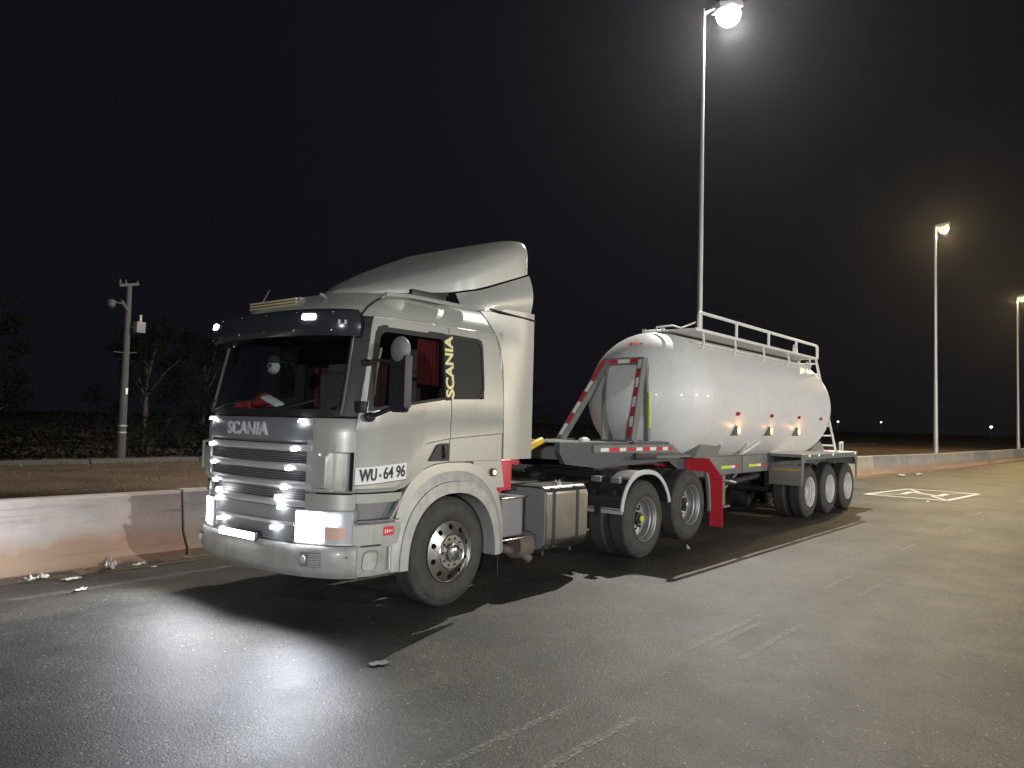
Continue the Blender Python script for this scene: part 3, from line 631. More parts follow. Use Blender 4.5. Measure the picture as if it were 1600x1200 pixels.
# cab rear wall, floor
box("rear_wall", .70, .735, -1.19, 1.19, 1.38, 2.72, paint, TR, .01)
box("cab_floor", -1.05, .70, -1.10, 1.10, 1.12, 1.16, void, TR, .01)
# roof louvre box, antenna, sun visor
lv = box("roof_louvre_box", -1.10, -.98, -.18, .66, 2.83, 2.925, greypl, roof, .012)
for k in range(3): box("louvre_slat", -1.125, -1.095, -.15, .63, 2.842 + .028 * k, 2.860 + .028 * k, beige, lv, .004)
tube("antenna", [(-.93, .72, 2.95), (-.86, .70, 3.10)], .008, darkpl, roof, 6)
tube("roof_bracket", [(-1.0, -.42, 2.90), (-1.06, -.46, 2.925), (-1.03, -.5, 2.89)], .012, greypl, roof, 6)
VZ = [(2.49, .0), (2.53, .02), (2.60, .025), (2.68, .012), (2.73, -.03), (2.74, -.06)]
vf = lambda p, z, o=0.: cphi(p, z, o + interp(VZ, z), 1.135 + .0, -1.47, .55)
vis = grid("sun_visor", vf, lin(-1.30, 1.30, 49), [2.495, 2.53, 2.57, 2.61, 2.65, 2.69, 2.72, 2.738], visorm, TR, (), .012)
for Yb in (-.95, -.6, -.2, .2, .6, .95):
    p = math.asin((abs(Yb) / 1.135) ** (PP / 2)) * (1 if Yb < 0 else -1)
    for z in (2.54, 2.70):
        b2 = bmesh.new(); bmesh.ops.create_icosphere(b2, subdivisions=2, radius=.010, matrix=Matrix.Translation(vf(p, z, .002))); fin("visor_bolt", b2, chrome, vis)
    tube("visor_bracket", [vf(p, 2.70, -.02), cphi(p, 2.72, -.005)], .012, darkpl, vis, 6)
for a, b in ((.555, .705), (-.745, -.60)):
    g = onto("visor_lamp", roundpoly([(a, 2.632), (b, 2.632), (b, 2.682), (a, 2.682)], .012, 3), vf, .014, .014, e_led, vis)
for a in (1.0, 1.08): onto("visor_end_lamp", roundpoly([(a, 2.59), (a + .03, 2.59), (a + .03, 2.63), (a, 2.63)], .008, 3), vf, .012, .012, lens_clear, vis)

# front panel with the maker's lettering, grille with four bars
ff = lambda Y, z, o=0.: cfront(Y, z, o)
ffv = lambda uu, z, o=0.: cfront(-uu, z, o)         # u runs to the viewer's right
fp = grid("front_panel", ff, lin(-.845, .845, 25), [1.562, 1.575, 1.66, 1.74, 1.772], panelgrey, TR, rowoff=[-.012, 0, .004, 0, -.014])
text_onto("front_lettering", "SCANIA", .158, ffv, -.02, 1.662, letter_silver, fp, .010, .006, .0045, 1.12, space=1.06)
gr = grid("grille_backing", ff, lin(-.84, .84, 25), [.985, 1.2, 1.4, 1.565], greypl, TR, (), .02, -.045)
for k in range(27):
    z = .995 + .021 * k
    grid("grille_rib", ff, lin(-.81, .81, 17), [z, z + .009], darkpl, gr, (), .012, -.032, smooth=0)
for zc in (1.512, 1.345, 1.186, 1.026):
    grid("grille_bar", ff, lin(-.835, .835, 25), [zc - .034, zc - .026, zc - .006, zc + .020, zc + .030], silver, TR, (), .03, .004, rowoff=[-.014, .004, .010, .004, -.012])
for s in (-1, 1):
    grid("grille_side", lambda Y, z, o=0., s=s: cfront(Y * s, z, o), lin(.80, .845, 3), [.985, 1.56], panelgrey, gr, (), .03, -.004)
for Yl, zl, w, h in ((.73, 1.748, .052, .030), (.67, 1.50, .050, .030), (.615, 1.328, .050, .030), (.555, 1.158, .050, .030), (.485, 1.068, .064, .046), (.508, .985, .048, .030), (.435, .803, .056, .032)):
    for s in (-1, 1):
        hol = onto("led_lamp", rrect(Yl * s - w / 2, Yl * s + w / 2, zl - h / 2, zl + h / 2, .011, 3), ff, .040, .035, e_led, TR)
# headlamp panel and bumper
BX = [(.40, -1.44), (.46, -1.49), (.52, -1.508), (.64, -1.508), (.675, -1.49), (.69, -1.462), (1.0, -1.462)]
BH = [(.40, 1.18), (.46, 1.215), (.52, 1.228), (.64, 1.228), (.675, 1.222), (.69, 1.21), (1.0, 1.21)]
bf = lambda p, z, o=0.: cphi(p, z, o, interp(BH, z), interp(BX, z))
bp_ = grid("bumper", bf, lin(-1.27, 1.27, 61), [.405, .43, .46, .50, .54, .60, .645, .668, .684, .692], paint_low, TR, (), .03)
up_ = grid("headlamp_panel", bf, lin(-1.235, 1.235, 61), [.694, .80, .90, .985], panelgrey, TR, (), .02, -.022)
for s in (-1, 1):
    hf = lambda p, z, o=0., s=s: bf(p * s, z, o)
    hl = grid("headlamp", hf, lin(.485, 1.19, 20), [.70, .78, .88, .975], lens_clear, TR, (), .02, -.004)
    grid("headlamp_surround", hf, lin(.475, 1.20, 20), [.975, .99], panelgrey, hl, (), .03, .0); grid("headlamp_surround", hf, lin(.475, 1.20, 20), [.688, .702], silver, hl, (), .03, .0)
    grid("main_beam", hf, lin(.500, .815, 10), [.712, .84, .962], e_head, hl, (), .004, .004)
    grid("position_lamp", hf, lin(.835, 1.00, 6), [.862, .945], e_head, hl, (), .004, .004)
    grid("indicator", hf, lin(.835, 1.09, 7), [.735, .842], lens_orange, hl, (), .004, .004)
    for k in range(6): grid("lens_rib", hf, lin(.50, 1.17, 14), [.735 + k * .042, .738 + k * .042], lens_clear, hl, (), .002, .006, smooth=0)
    fg = grid("fog_lamp_grille", hf, lin(.60, .835, 8), [.505, .632], greypl, bp_, (), .012, .004)
    for k in range(6): grid("fog_grille_slat", hf, lin(.70, .825, 6), [.515 + k * .019, .523 + k * .019], silver, fg, (), .010, .010, smooth=0)
    b2 = bmesh.new(); bm_revolve(b2, [(0, .034), (-.012, .034), (-.016, .0)], 20, False, (0, 0, 0), 'X'); bmesh.ops.translate(b2, verts=b2.verts[:], vec=hf(.645, .57, .010)); fin("fog_lamp", b2, lens_clear, fg)
    grid("bumper_groove", hf, lin(.0 + .02, 1.22, 30), [.686, .692], blackpl, bp_, (), .01, .004, smooth=0)
    b2 = bmesh.new(); bmesh.ops.create_icosphere(b2, subdivisions=2, radius=.008, matrix=Matrix.Translation(hf(1.15, .60, .001))); fin("bumper_bolt", b2, darkpl, bp_)
lb = box("light_bar", -1.545, -1.505, -.29, .31, .672, .752, darkpl, TR, .02)
box("light_bar_lens", -1.553, -1.542, -.275, .295, .682, .742, e_bar, lb, .008)
grid("centre_strip", lambda Y, z, o=0.: cfront(Y, z, o, 1.21, -1.462), lin(-.66, .66, 21), [.835, .85, .86], silver, up_, (), .02, .0)
# lamps' light
for y, pw in ((-.86, 260), (.86, 150)): spot("headlamp_light", (-1.475, y, .84), (-1, 0.0, -.10), pw, (.84, .89, 1.), 170, .6, .10, TR)
spot("light_bar_light", (-1.58, .01, .71), (-1, 0, -.18), 60, (1., .97, .93), 160, .9, .12, TR)

# side step panel between bumper and wheel arch
def stepf(side): return lambda X, z, o=0.: (Vector((X, side * (interp(BH, z) + o), z)) if X > -.86 else cphi((1 if side < 0 else -1) * math.acos(min(1, max(0, (-.88 - X) / .6 + .03) ** (PP / 2))), z, o, interp(BH, z), -1.48))
for side in (-1, 1):
    sf = cside(side); sf2 = lambda X, z, o=0., sf=sf: Vector((sf(X, 1.2, o).x, sf(X, 1.2, o).y, z))
    sp = grid("step_panel", sf2, lin(-1.155, -.66, 9), [.415, .45, .66, .70, .86, .872], paint_low, TR, (), .03, -.012, rowoff=[-.02, 0, 0, .008, .008, -.01])
    grid("step_well", sf2, lin(-1.150, -.66, 9), [.875, .90, 1.04], greypl, sp, (), .02, -.07, rowoff=[0, -.03, -.02])
    onto("step_recess", roundpoly([(-1.08, .47), (-.93, .47), (-.90, .64), (-1.06, .645)], .05, 5), sf2, -.008, .01, greypl, sp)
    onto("step_recess_face", roundpoly([(-1.075, .475), (-.945, .475), (-.925, .622), (-1.06, .625)], .045, 5), sf2, -.004, .01, paint_low, sp)
    onto("step_slot", roundpoly([(-1.10, .672), (-.88, .672), (-.90, .69), (-1.08, .69)], .008, 3), sf2, -.002, .01, darkpl, sp)
    onto("reflector", rrect(-.865, -.745, .755, .835, .01, 2), sf2, .0, .006, redtape, sp)
    for kk in range(4): onto("reflector_mark", rrect(-.85 + .025 * kk, -.838 + .025 * kk, .775 + .004 * kk, .812 - .003 * kk, .004, 2), sf2, .002, .003, whitetape, sp)
    tube("step_rod", [sf2(-.80, .455, .012), sf2(-.80, .66, .012)], .011, silver, sp, 8)
    tube("step_brace", [sf2(-.80, .88, .0), sf2(-.72, .98, -.01), sf2(-.67, 1.06, .0)], .014, paint_low, sp, 8)
    onto("step_tread", rrect(-1.13, -.70, .885, .90, .004, 2), sf2, .02, .09, greypl, sp)
    # wheel arch: flare, lip, dark liner
    ys = side
    def arc(a, b, n=28, e=2.3, cz=.42, cx=.02):
        return [(cx - a * math.copysign(abs(math.cos(q)) ** (2 / e), math.cos(q)), cz + b * abs(math.sin(q)) ** (2 / e)) for q in lin(0, math.pi, n)]
    def band(name, inner, outer, y0, y1, m, par, y1b=None):
        bm = bmesh.new(); n = len(inner)
        L4 = [[bm.verts.new((p[0], y, p[1])) for p in lp] for lp, y in ((inner, y0), (outer, y1), (outer, y1 - ys * .05), (inner, y0 - ys * .25))]
        for k in range(4):
            A, B = L4[k], L4[(k + 1) % 4]
            for i in range(n - 1): bm.faces.new((A[i], A[i + 1], B[i + 1], B[i]))
        bm.faces.new([l[0] for l in L4]); bm.faces.new([l[-1] for l in L4][::-1])
        return fin(name, bm, m, par, smooth=40)
    fl = band("wheel_arch", arc(.605, .665), arc(.70, .775), ys * 1.243, ys * 1.236, paint_low, TR)
    band("arch_shoulder", arc(.70, .778), arc(.755, .885), ys * 1.222, ys * 1.195, paint_low, fl)
    band("arch_body", arc(.75, .875), arc(.775, .955, e=2.8), ys * 1.205, ys * 1.20, paint, fl)
    bm = bmesh.new(); ia = arc(.64, .70)
    for (p, q) in zip(ia, ia[1:]): bm.faces.new([bm.verts.new((p[0], ys * 1.2, p[1])), bm.verts.new((q[0], ys * 1.2, q[1])), bm.verts.new((q[0], ys * .5, q[1])), bm.verts.new((p[0], ys * .5, p[1]))])
    bmesh.ops.remove_doubles(bm, verts=bm.verts[:], dist=1e-4); bmesh.ops.solidify(bm, geom=bm.faces[:], thickness=.01); fin("arch_liner", bm, void, fl)
    prism("mud_flap", [(ys * .90, .20), (ys * 1.22, .20), (ys * 1.22, .62), (ys * .90, .62)], 0, .69, .70, darkpl, TR)
    lampc = (.60, ys * 1.215, 1.262)
    b2 = bmesh.new(); bm_revolve(b2, [(0, .042), (ys * .016, .040), (ys * .016, .028)], 20, False, lampc); mk = fin("side_marker_lamp", b2, darkpl, TR)
    b2 = bmesh.new(); bm_revolve(b2, [(ys * .012, .028), (ys * .022, .024), (ys * .024, 0)], 20, False, lampc); fin("lamp_lens", b2, e_amber, mk)
    prism("rear_arch_panel", [(.50, 1.10), (.80, 1.10), (.74, 1.38), (.30, 1.38)], 1, ys * 1.195, ys * 1.17, paint, TR)
    box("cab_mount_pad", .72, .94, *sorted((ys * 1.19, ys * .98)), 1.06, 1.385, redsoft, TR, .03, 3)
    prism("cab_mount_tip", [(.62, 1.06), (.74, 1.03), (.80, 1.03), (.80, 1.10), (.72, 1.14)], 1, ys * 1.16, ys * 1.0, redsoft, TR, .008)

# registration board on the near door
plf = lambda X, z, o=0.: near(X, z, o)
rsl = lambda X: .037 * (X + 1.155) / .53
pb = grid("registration_board", plf, lin(-1.155, -.625, 12), [lambda X: 1.205 + rsl(X), lambda X: 1.355 + rsl(X)], plate_w, TR, (), .005, .006)
for body, uc, xs_, bd in (("WU", -1.046, .60, .0030), ("64", -.842, .80, .0012), ("96", -.697, .76, .0012)):
    for k, sh in enumerate((-.0022, .0022)):
        text_onto("registration_letters", body, .146, plf, uc + sh, 1.28 + rsl(uc), ink, pb, .0085 + .0004 * k, .001, bd, xs_, slope=.07)
onto("registration_crest", rrect(-.942, -.924, 1.272, 1.300, .006, 3), plf, .008, .003, ink, pb)
grid("registration_frame", plf, lin(-1.157, -.623, 12), [lambda X: 1.200 + rsl(X), lambda X: 1.206 + rsl(X)], darkpl, pb, (), .004, .008)
# maker's lettering climbing the door pillar
text_onto("pillar_lettering", "SCANIA", .150, near, -.075, 2.30, letter_gold, TR, .0085, .001, .005, 1.12, rot=True, space=1.0)

# mirror
mr = root  # (mirror is a part of the tractor)
for side in (-1,):
    y0, y1 = sorted((side * 1.43, side * 1.62))
    mh = fin("mirror", bm_prism(bmesh.new(), roundpoly([(y0, 1.84), (y1, 1.84), (y1, 2.36), (y0, 2.36)], .05, 5), 0, -1.05, -.97, .018), darkpl, TR)
    prism("mirror_face", roundpoly([(y0 + .02, 1.87), (y1 - .02, 1.87), (y1 - .02, 2.33), (y0 + .02, 2.33)], .04, 5), 0, -.975, -.966, mirrorm, mh)
    b2 = bmesh.new(); bmesh.ops.create_uvsphere(b2, u_segments=24, v_segments=16, radius=1., matrix=Matrix.Translation((-1.02, (y0 + y1) / 2, 2.37)) @ Matrix.Diagonal((.062, .105, .115, 1))); fin("mirror_cap", b2, greypl, mh)
    tube("mirror_arm", [cside(side)(-1.165, 2.27, .01), Vector((-1.10, side * 1.28, 2.285)), Vector((-1.03, side * 1.46, 2.27))], .014, darkpl, mh, 8)
    tube("mirror_arm", [cside(side)(-1.12, 1.80, .02), Vector((-1.10, side * 1.33, 1.815)), Vector((-1.02, side * 1.46, 1.88))], .02, darkpl, mh, 8)
    b2 = bmesh.new(); bmesh.ops.create_uvsphere(b2, u_segments=16, v_segments=10, radius=.055, matrix=Matrix.Translation(cside(side)(-1.09, 1.795, .055)) @ Matrix.Diagonal((1, .8, .8, 1))); fin("mirror_hinge", b2, darkpl, mh)
    b2 = bmesh.new(); bmesh.ops.create_uvsphere(b2, u_segments=16, v_segments=10, radius=.042, matrix=Matrix.Translation(cside(side)(-1.165, 2.27, .02)) @ Matrix.Diagonal((1.2, .8, .8, 1))); fin("mirror_hinge", b2, darkpl, mh)
    box("pillar_bracket", *sorted((-1.16, -1.08)), *sorted((side * 1.10, side * 1.20)), 1.83, 1.93, darkpl, mh, .015)

tube("corner_grab_loop", [(-1.17, 1.19, 1.23), (-1.20, 1.26, 1.235), (-1.20, 1.265, 1.50), (-1.17, 1.19, 1.51)], .012, silver, TR, 8)
# roof fairing
def fair_t(X): return 3.085 + .785 * max(0, (X + .55) / 1.77) ** .93
def fair_b(X): return interp([(-.6, 3.03), (-.2, 3.05), (.15, 3.085), (.5, 3.17), (1.22, 3.43)], X)
def fair_w(X): return min(1.0, math.sqrt(max(0, (X + .55) / .82))) * interp([(-.6, .98), (.2, 1.00), (.6, 1.06), (1.22, 1.13)], X)
bm = bmesh.new(); stat = [-.549, -.53, -.50, -.45, -.38, -.3, -.2, -.1, 0, .1, .2, .3, .45, .6, .75, .9, 1.05, 1.15, 1.20, 1.225]; rows_ = []
for X in stat:
    w, t, b = fair_w(X), fair_t(X), fair_b(X); rw = []
    tuck = .03 * max(0, (X - 1.15) / .075) ** 2
    for q in lin(-1, 1, 41):
        a = q * PI2; e = interp([(-.5, 2.4), (.2, 3.6), (.8, 5.2), (1.2, 6.2)], X); yy = math.copysign(abs(math.sin(a)) ** (2 / e), a) * (w - tuck); zz = b + (t - tuck - b) * max(0, math.cos(a)) ** (2 / e)
        rw.append(bm.verts.new((X, yy, zz)))
    rows_.append(rw)
for A_, B_ in zip(rows_, rows_[1:]):
    for i in range(40): bm.faces.new((A_[i], A_[i + 1], B_[i + 1], B_[i]))
bmesh.ops.recalc_face_normals(bm, faces=bm.faces[:]); bmesh.ops.solidify(bm, geom=bm.faces[:], thickness=.02)
rf = fin("roof_fairing", bm, paint, TR, smooth=40)
box("fairing_bracket", -.35, .12, -.93, -.88, 2.93, 3.05, darkpl, rf, .01); box("fairing_bracket", -.35, .12, .88, .93, 2.93, 3.05, darkpl, rf, .01)
tube("fairing_seal", [(X, -fair_w(X) * .985, fair_b(X) - .018) for X in lin(-.50, .16, 16)], .022, blackpl, rf, 6)
for side in (-1, 1):
    # lower cheek of the fairing and the side air deflector
    top = [(X, fair_b(X) - .02) for X in lin(.28, 1.225, 12)]
    bm = bmesh.new(); cols = []
    for X, zt in top:
        zb = interp([(.28, 2.93), (.45, 2.92), (1.225, 2.985)], X); col = []
        for k in range(7):
            s = k / 6; z = zb + (zt - zb) * s; col.append(bm.verts.new((X, side * (1.165 + .045 * math.sin(s * math.pi) * min(1, (X - .28) / .3) - .06 * s * (1 - (X - .28) / .95) - .035 * s - .16 * max(0, (.45 - X) / .17)), z)))
        cols.append(col)
    for A_, B_ in zip(cols, cols[1:]):
        for k in range(6): bm.faces.new((A_[k], A_[k + 1], B_[k + 1], B_[k]))
    bmesh.ops.recalc_face_normals(bm, faces=bm.faces[:]); bmesh.ops.solidify(bm, geom=bm.faces[:], thickness=.02); fin("fairing_cheek", bm, paint, TR)
    bm = bmesh.new(); cols = []
    zs = lin(1.39, 2.975, 22)
    for z in zs:
        x0 = interp([(1.39, .745), (2.35, .735), (2.55, .70), (2.70, .64), (2.80, .57), (2.88, .49), (2.975, .38)], z)
        row = []
        for k in range(9):
            s = k / 8; X = x0 + (1.24 - x0) * s; y = interp([(1.39, 1.222), (2.0, 1.218), (2.62, 1.165 + .02), (2.8, 1.14), (2.975, 1.10)], z); y = y + (1.205 - y) * min(1, s * 1.3) + .012 * math.sin(s * math.pi)
            row.append(bm.verts.new((X, side * y, z)))
        cols.append(row)
    for A_, B_ in zip(cols, cols[1:]):
        for k in range(8): bm.faces.new((A_[k], A_[k + 1], B_[k + 1], B_[k]))
    bmesh.ops.recalc_face_normals(bm, faces=bm.faces[:]); bmesh.ops.solidify(bm, geom=bm.faces[:], thickness=.025); sd = fin("side_deflector", bm, paint, TR, smooth=40)
    box("deflector_gap", .70, .76, *sorted((side * 1.08, side * 1.15)), 1.40, 2.55, void, sd, .005)
    tube("deflector_strip", [(.46, side * 1.150, 2.955), (.7, side * 1.20, 2.93), (1.235, side * 1.218, 2.902)], .010, blackpl, sd, 8)
    tube("deflector_stay", [(.72, side * .9, 2.3), (1.18, side * 1.17, 2.25)], .018, frame_m, sd, 8)

# inside the cab
box("dashboard", -1.16, -.86, -.92, .92, 1.50, 1.80, seatm, TR, .06, 3)
for y in (-.58, .58):
    st = box("seat_cushion", -.55, -.05, y - .25, y + .25, 1.45, 1.62, seatm, TR, .06, 3)
    box("seat_back", -.10, .06, y - .25, y + .25, 1.55, 2.28, seatm, st, .06, 3); box("headrest", -.07, .05, y - .14, y + .14, 2.27, 2.5, seatm, st, .05, 3)
sw = fin("steering_wheel", bm_revolve(bmesh.new(), [(math.sin(q) * .016, .21 + math.cos(q) * .016) for q in lin(0, 2 * math.pi, 9)[:-1]], 32, True, (0, 0, 0), 'Z'), darkpl, TR)
sw.location = (-.86, -.58, 1.83); sw.rotation_euler = (0, R_(-38), 0)
tube("steering_column", [(-.88, -.58, 1.80), (-1.05, -.58, 1.6)], .035, darkpl, TR, 8)
for side in (-1, 1):
    for (X0, X1, z0) in (((-.38, -.10, 2.12), (.0, .5, 1.9)) if side < 0 else ((.0, .5, 1.9),)):
        bm = bmesh.new(); A_ = []; 
        for i in range(33):
            X = X0 + (X1 - X0) * i / 32; y = side * (1.06 + .022 * math.sin(i * 1.25)); A_.append([bm.verts.new((X, y - side * (.02 if z < 2 else 0), z)) for z in (z0, z0 + (2.58 - z0) * .3, z0 + (2.58 - z0) * .6, 2.58)])
        for p, q in zip(A_, A_[1:]):
            for k in range(3): bm.faces.new((p[k], p[k + 1], q[k + 1], q[k]))
        bmesh.ops.solidify(bm, geom=bm.faces[:], thickness=.004); fin("curtain", bm, curtain, TR, smooth=80)
bm = bmesh.new(); A_ = []
for i in range(81):
    y = -1.05 + 2.1 * i / 80; X = .10 + .02 * math.sin(i * 1.1); A_.append([bm.verts.new((X, y, z)) for z in (1.55, 1.9, 2.25, 2.62)])
for p, q in zip(A_, A_[1:]):
    for k in range(3): bm.faces.new((p[k], p[k + 1], q[k + 1], q[k]))
bmesh.ops.solidify(bm, geom=bm.faces[:], thickness=.004); fin("bounce_curtain", bm, mat("brown_red_curtain", (.22, .085, .075), .9, var=.25, vscale=15), TR, smooth=80)  # cloth added behind the seats to bounce light inside the cab
box("bunk", .14, .68, -1.08, 1.08, 1.5, 1.72, curtain, TR, .05, 3)
box("headlining", -1.0, .66, -1.02, 1.02, 2.66, 2.68, seatm, TR, .005)
box("door_card", -1.05, -.10, -1.16, -1.145, 1.45, 1.82, fabric_red, TR, .004)
tube("grab_handle", [near(-1.02, 1.98, -.09), near(-1.0, 2.2, -.12), near(-.98, 2.42, -.09)], .014, beige, TR, 8)

# chassis of the tractor
for y in (-.40, .40): prism("frame_rail", [(-1.15, .62), (-1.15, .86), (.9, 1.0), (6.0, 1.0), (6.0, .74), (1.0, .74)], 1, y - .04, y + .04, frame_m, TR)
for X in (-.9, 1.0, 2.3, 3.1, 4.45, 5.9): box("crossmember", X - .06, X + .06, -.40, .40, .76, .96, frame_m, TR, .01)
box("engine_block", -1.0, .6, -.34, .34, .55, 1.10, frame_m, TR, .06)
box("radiator", -1.28, -1.18, -.55, .55, .75, 1.5, void, TR, .02)
for X, z in ((0, .50), (3.79, .52), (5.14, .62)):
    tube("axle", [(X, -1.02, z), (X, -.3, z), (X, .3, z), (X, 1.02, z)], .07, frame_m, TR, 12)
    if X > 1: b2 = bmesh.new(); bmesh.ops.create_uvsphere(b2, u_segments=20, v_segments=12, radius=.22, matrix=Matrix.Translation((X, 0, z))); fin("differential", b2, frame_m, TR)
    for y in (-.45, .45): tube("leaf_spring", [(X - .65, y, z + .26), (X - .3, y, z + .12), (X, y, z + .09), (X + .3, y, z + .12), (X + .65, y, z + .26)], .045, frame_m, TR, 6)
for side in (-1, 1):
    place_wheel(WF, TR, 0, .52, side, False, 1.195)
    place_wheel(WD, TR, 3.79, .52, side, True, 1.205, .3)
    place_wheel(WD2, TR, 5.14, .62, side, True, 1.205, .1)
# fuel tank with straps, battery box, air tanks
for side in (-1, 1):
    a, b = side * 1.20, side * .56
    prof = roundpoly([(a, .32), (b, .32), (b, 1.06), (a, 1.06)], [.16, .10, .10, .10], 7)
    X0 = 1.56 if side < 0 else 1.2
    ft = prism("fuel_tank", prof, 0, X0, 2.38, alu, TR, .012, 40)
    pr2 = [(side * .88 + (p[0] - side * .88) * 1.012, .69 + (p[1] - .69) * 1.012) for p in prof]
    for X in (1.67, 2.14):
        prism("tank_strap", pr2, 0, X, X + .055, darkpl, ft, 0, 40)
    b2 = bm_revolve(bmesh.new(), [(1.05, .06), (1.10, .06), (1.10, .045), (1.115, .04), (1.115, 0)], 20, False, (1.98, side * 1.04, 0), 'Z'); fin("filler_cap", b2, chrome, ft)
    tube("filler_lever", [(1.94, side * 1.10, 1.115), (2.0, side * 1.0, 1.125)], .012, chrome, ft, 6)
    prism("tank_end_plate", [(side * .88 + (p[0] - side * .88) * .93, .69 + (p[1] - .69) * .93) for p in prof], 0, X0 - .012, X0 + .01, panelgrey, ft, .004, 40)
    for X in (1.7, 2.25): tube("tank_bracket", [(X, side * .45, .8), (X, side * .58, .30), (X, side * 1.05, .285)], .03, frame_m, ft, 6)
bb = box("battery_box", .80, 1.17, -1.17, -.60, .56, .97, greypl, TR, .03, 3)
box("battery_box_lid", .78, 1.19, -1.185, -.59, .965, .985, alu, bb, .006)
box("battery_shelf", .80, 1.36, -1.19, -.55, .525, .545, alu, bb, .004)
b2 = bm_revolve(bmesh.new(), [(-1.12, .0), (-1.12, .07), (-1.10, .085), (-.75, .085), (-.73, 0)], 20, False, (1.05, 0, .655), 'Y'); fin("air_reservoir", b2, galv, bb)
b2 = bm_revolve(bmesh.new(), [(1.22, 0), (1.22, .13), (1.24, .145), (1.46, .145), (1.48, .13), (1.48, 0)], 24, False, (0, -.98, .42), 'X'); fin("silencer", b2, mat("rusty_silencer", (.15, .11, .095), .8, .2, var=.3, bump=.2), TR)
tube("exhaust_pipe", [(.8, -.7, .45), (1.1, -.9, .40), (1.35, -1.02, .33), (1.42, -1.08, .25)], .05, MATS["rusty_silencer"], TR, 10)
tube("air_pipe", [(.95, -.85, 1.10), (1.15, -.80, 1.12), (1.35, -.6, 1.10)], .045, alu, TR, 10)
for k in range(5): tube("air_line", [(.9 + .1 * k, -.55, 1.06), (1.3 + .1 * k, -.35, 1.10 + .02 * k), (1.7 + .1 * k, -.2, 1.06)], .018, [frame_m, galv, frame_m, alu, frame_m][k], TR, 6)
box("catwalk", 1.1, 2.45, -.40, .40, 1.02, 1.05, alu, TR, .006)
fw = prism("fifth_wheel", roundpoly([(3.7, -.45), (4.4, -.45), (4.9, -.28), (4.9, -.08), (4.4, -.04), (4.4, .04), (4.9, .08), (4.9, .28), (4.4, .45), (3.7, .45)], .04, 3), 2, 1.12, 1.18, frame_m, TR)
box("fifth_wheel_mount", 3.95, 4.6, -.5, .5, 1.0, 1.12, frame_m, fw, .03)
tube("yellow_hose", [(1.55, -.42, 1.36), (1.75, -.55, 1.44), (1.95, -.62, 1.475), (2.10, -.62, 1.535), (2.22, -.60, 1.56)], .045, yellowm, TR, 12)
tube("hose_coupling", [(2.22, -.60, 1.555), (2.40, -.52, 1.515)], .018, chrome, TR, 8)
tube("red_hose", [(1.35, -.5, 1.30), (1.55, -.62, 1.33), (1.75, -.58, 1.31)], .05, redsoft, TR, 10)
# drive-axle mudguards: ribbed black half shells with pale edge bands
for side in (-1, 1):
    bm = bmesh.new(); c = (3.79, .52); ang = lin(R_(170), R_(14), 27); rw = []
    for k, q in enumerate(ang):
        e = 2.4; ca, sa = math.cos(q), math.sin(q)
        rr = .635 + (.014 if k % 5 in (2, 3) else 0)
        X = c[0] + rr * math.copysign(abs(ca) ** (2 / e), ca); Z = c[1] + rr * abs(sa) ** (2 / e)
        rw.append([bm.verts.new((X, y, Z - dz)) for y, dz in ((side * 1.215, 0), (side * 1.15, -.004), (side * .9, -.01), (side * .62, -.004))])
    for A_, B_ in zip(rw, rw[1:]):
        for k in range(3): bm.faces.new((A_[k], A_[k + 1], B_[k + 1], B_[k]))
    bmesh.ops.recalc_face_normals(bm, faces=bm.faces[:]); bmesh.ops.solidify(bm, geom=bm.faces[:], thickness=.012); mg = fin("mudguard", bm, darkpl, TR, smooth=25)
    bm = bmesh.new(); L4 = []
    for rr, y in ((.605, side * 1.222), (.668, side * 1.222), (.668, side * 1.205), (.605, side * 1.205)):
        L4.append([bm.verts.new((c[0] + rr * math.copysign(abs(math.cos(q)) ** (2 / 2.4), math.cos(q)) * (1 if math.cos(q) < 0 else 1 + .10 * (1 - math.sin(q))), y, c[1] + (rr - (.03 * math.cos(q) if rr > .64 and math.cos(q) > 0 else 0)) * abs(math.sin(q)) ** (2 / 2.4))) for q in ang])
    for k in range(4):
        for i in range(len(ang) - 1): bm.faces.new((L4[k][i], L4[k][i + 1], L4[(k + 1) % 4][i + 1], L4[(k + 1) % 4][i]))
    fin("edge_band", bm, silver, mg, smooth=40)
    box("mudguard_foot", 3.165, 3.185, *sorted((side * 1.218, side * .60)), .625, .70, silver, mg, .006)
    box("mudguard_clip", 3.150, 3.165, *sorted((side * .80, side * .90)), .60, .72, darkpl, mg, .006)
    for y in (1.08, .78): 
        box("mudguard_pad", 3.20, 3.26, *sorted((side * (y - .07), side * (y + .07))), 1.02, 1.10, greypl, mg, .012)
        box("mudguard_bracket", 3.14, 3.17, *sorted((side * (y - .05), side * (y + .04))), .86, .93, darkpl, mg, .01)
    prism("rear_guard_strip", [(5.66, 1.09), (5.74, 1.06), (5.80, .90), (5.83, .60), (5.835, .48), (5.79, .48), (5.76, .80), (5.72, .95)], 1, side * 1.215, side * 1.17, tgrey, TR, .004)
    # red rear mudguard plate behind the lifted axle
    prism("rear_mud_flap", [(side * 1.02, .20), (side * 1.235, .20), (side * 1.235, .98), (side * 1.0, 1.275), (side * .3, 1.275), (side * .3, 1.06), (side * .9, 1.06), (side * 1.02, .98)], 0, 6.21, 6.225, redm, TR)
    box("flap_fold", 6.195, 6.23, *sorted((side * 1.01, side * 1.24)), .972, .984, redm, TR, .004)
prism("rear_guard_bridge", [(-.3, 1.1), (.3, 1.1), (.3, 1.275), (-.3, 1.275)], 0, 6.212, 6.224, redm, TR)
for y in (-.75, .75): box("tail_lamp", 6.00, 6.06, y - .15, y + .15, .80, .92, redtape, TR, .01)

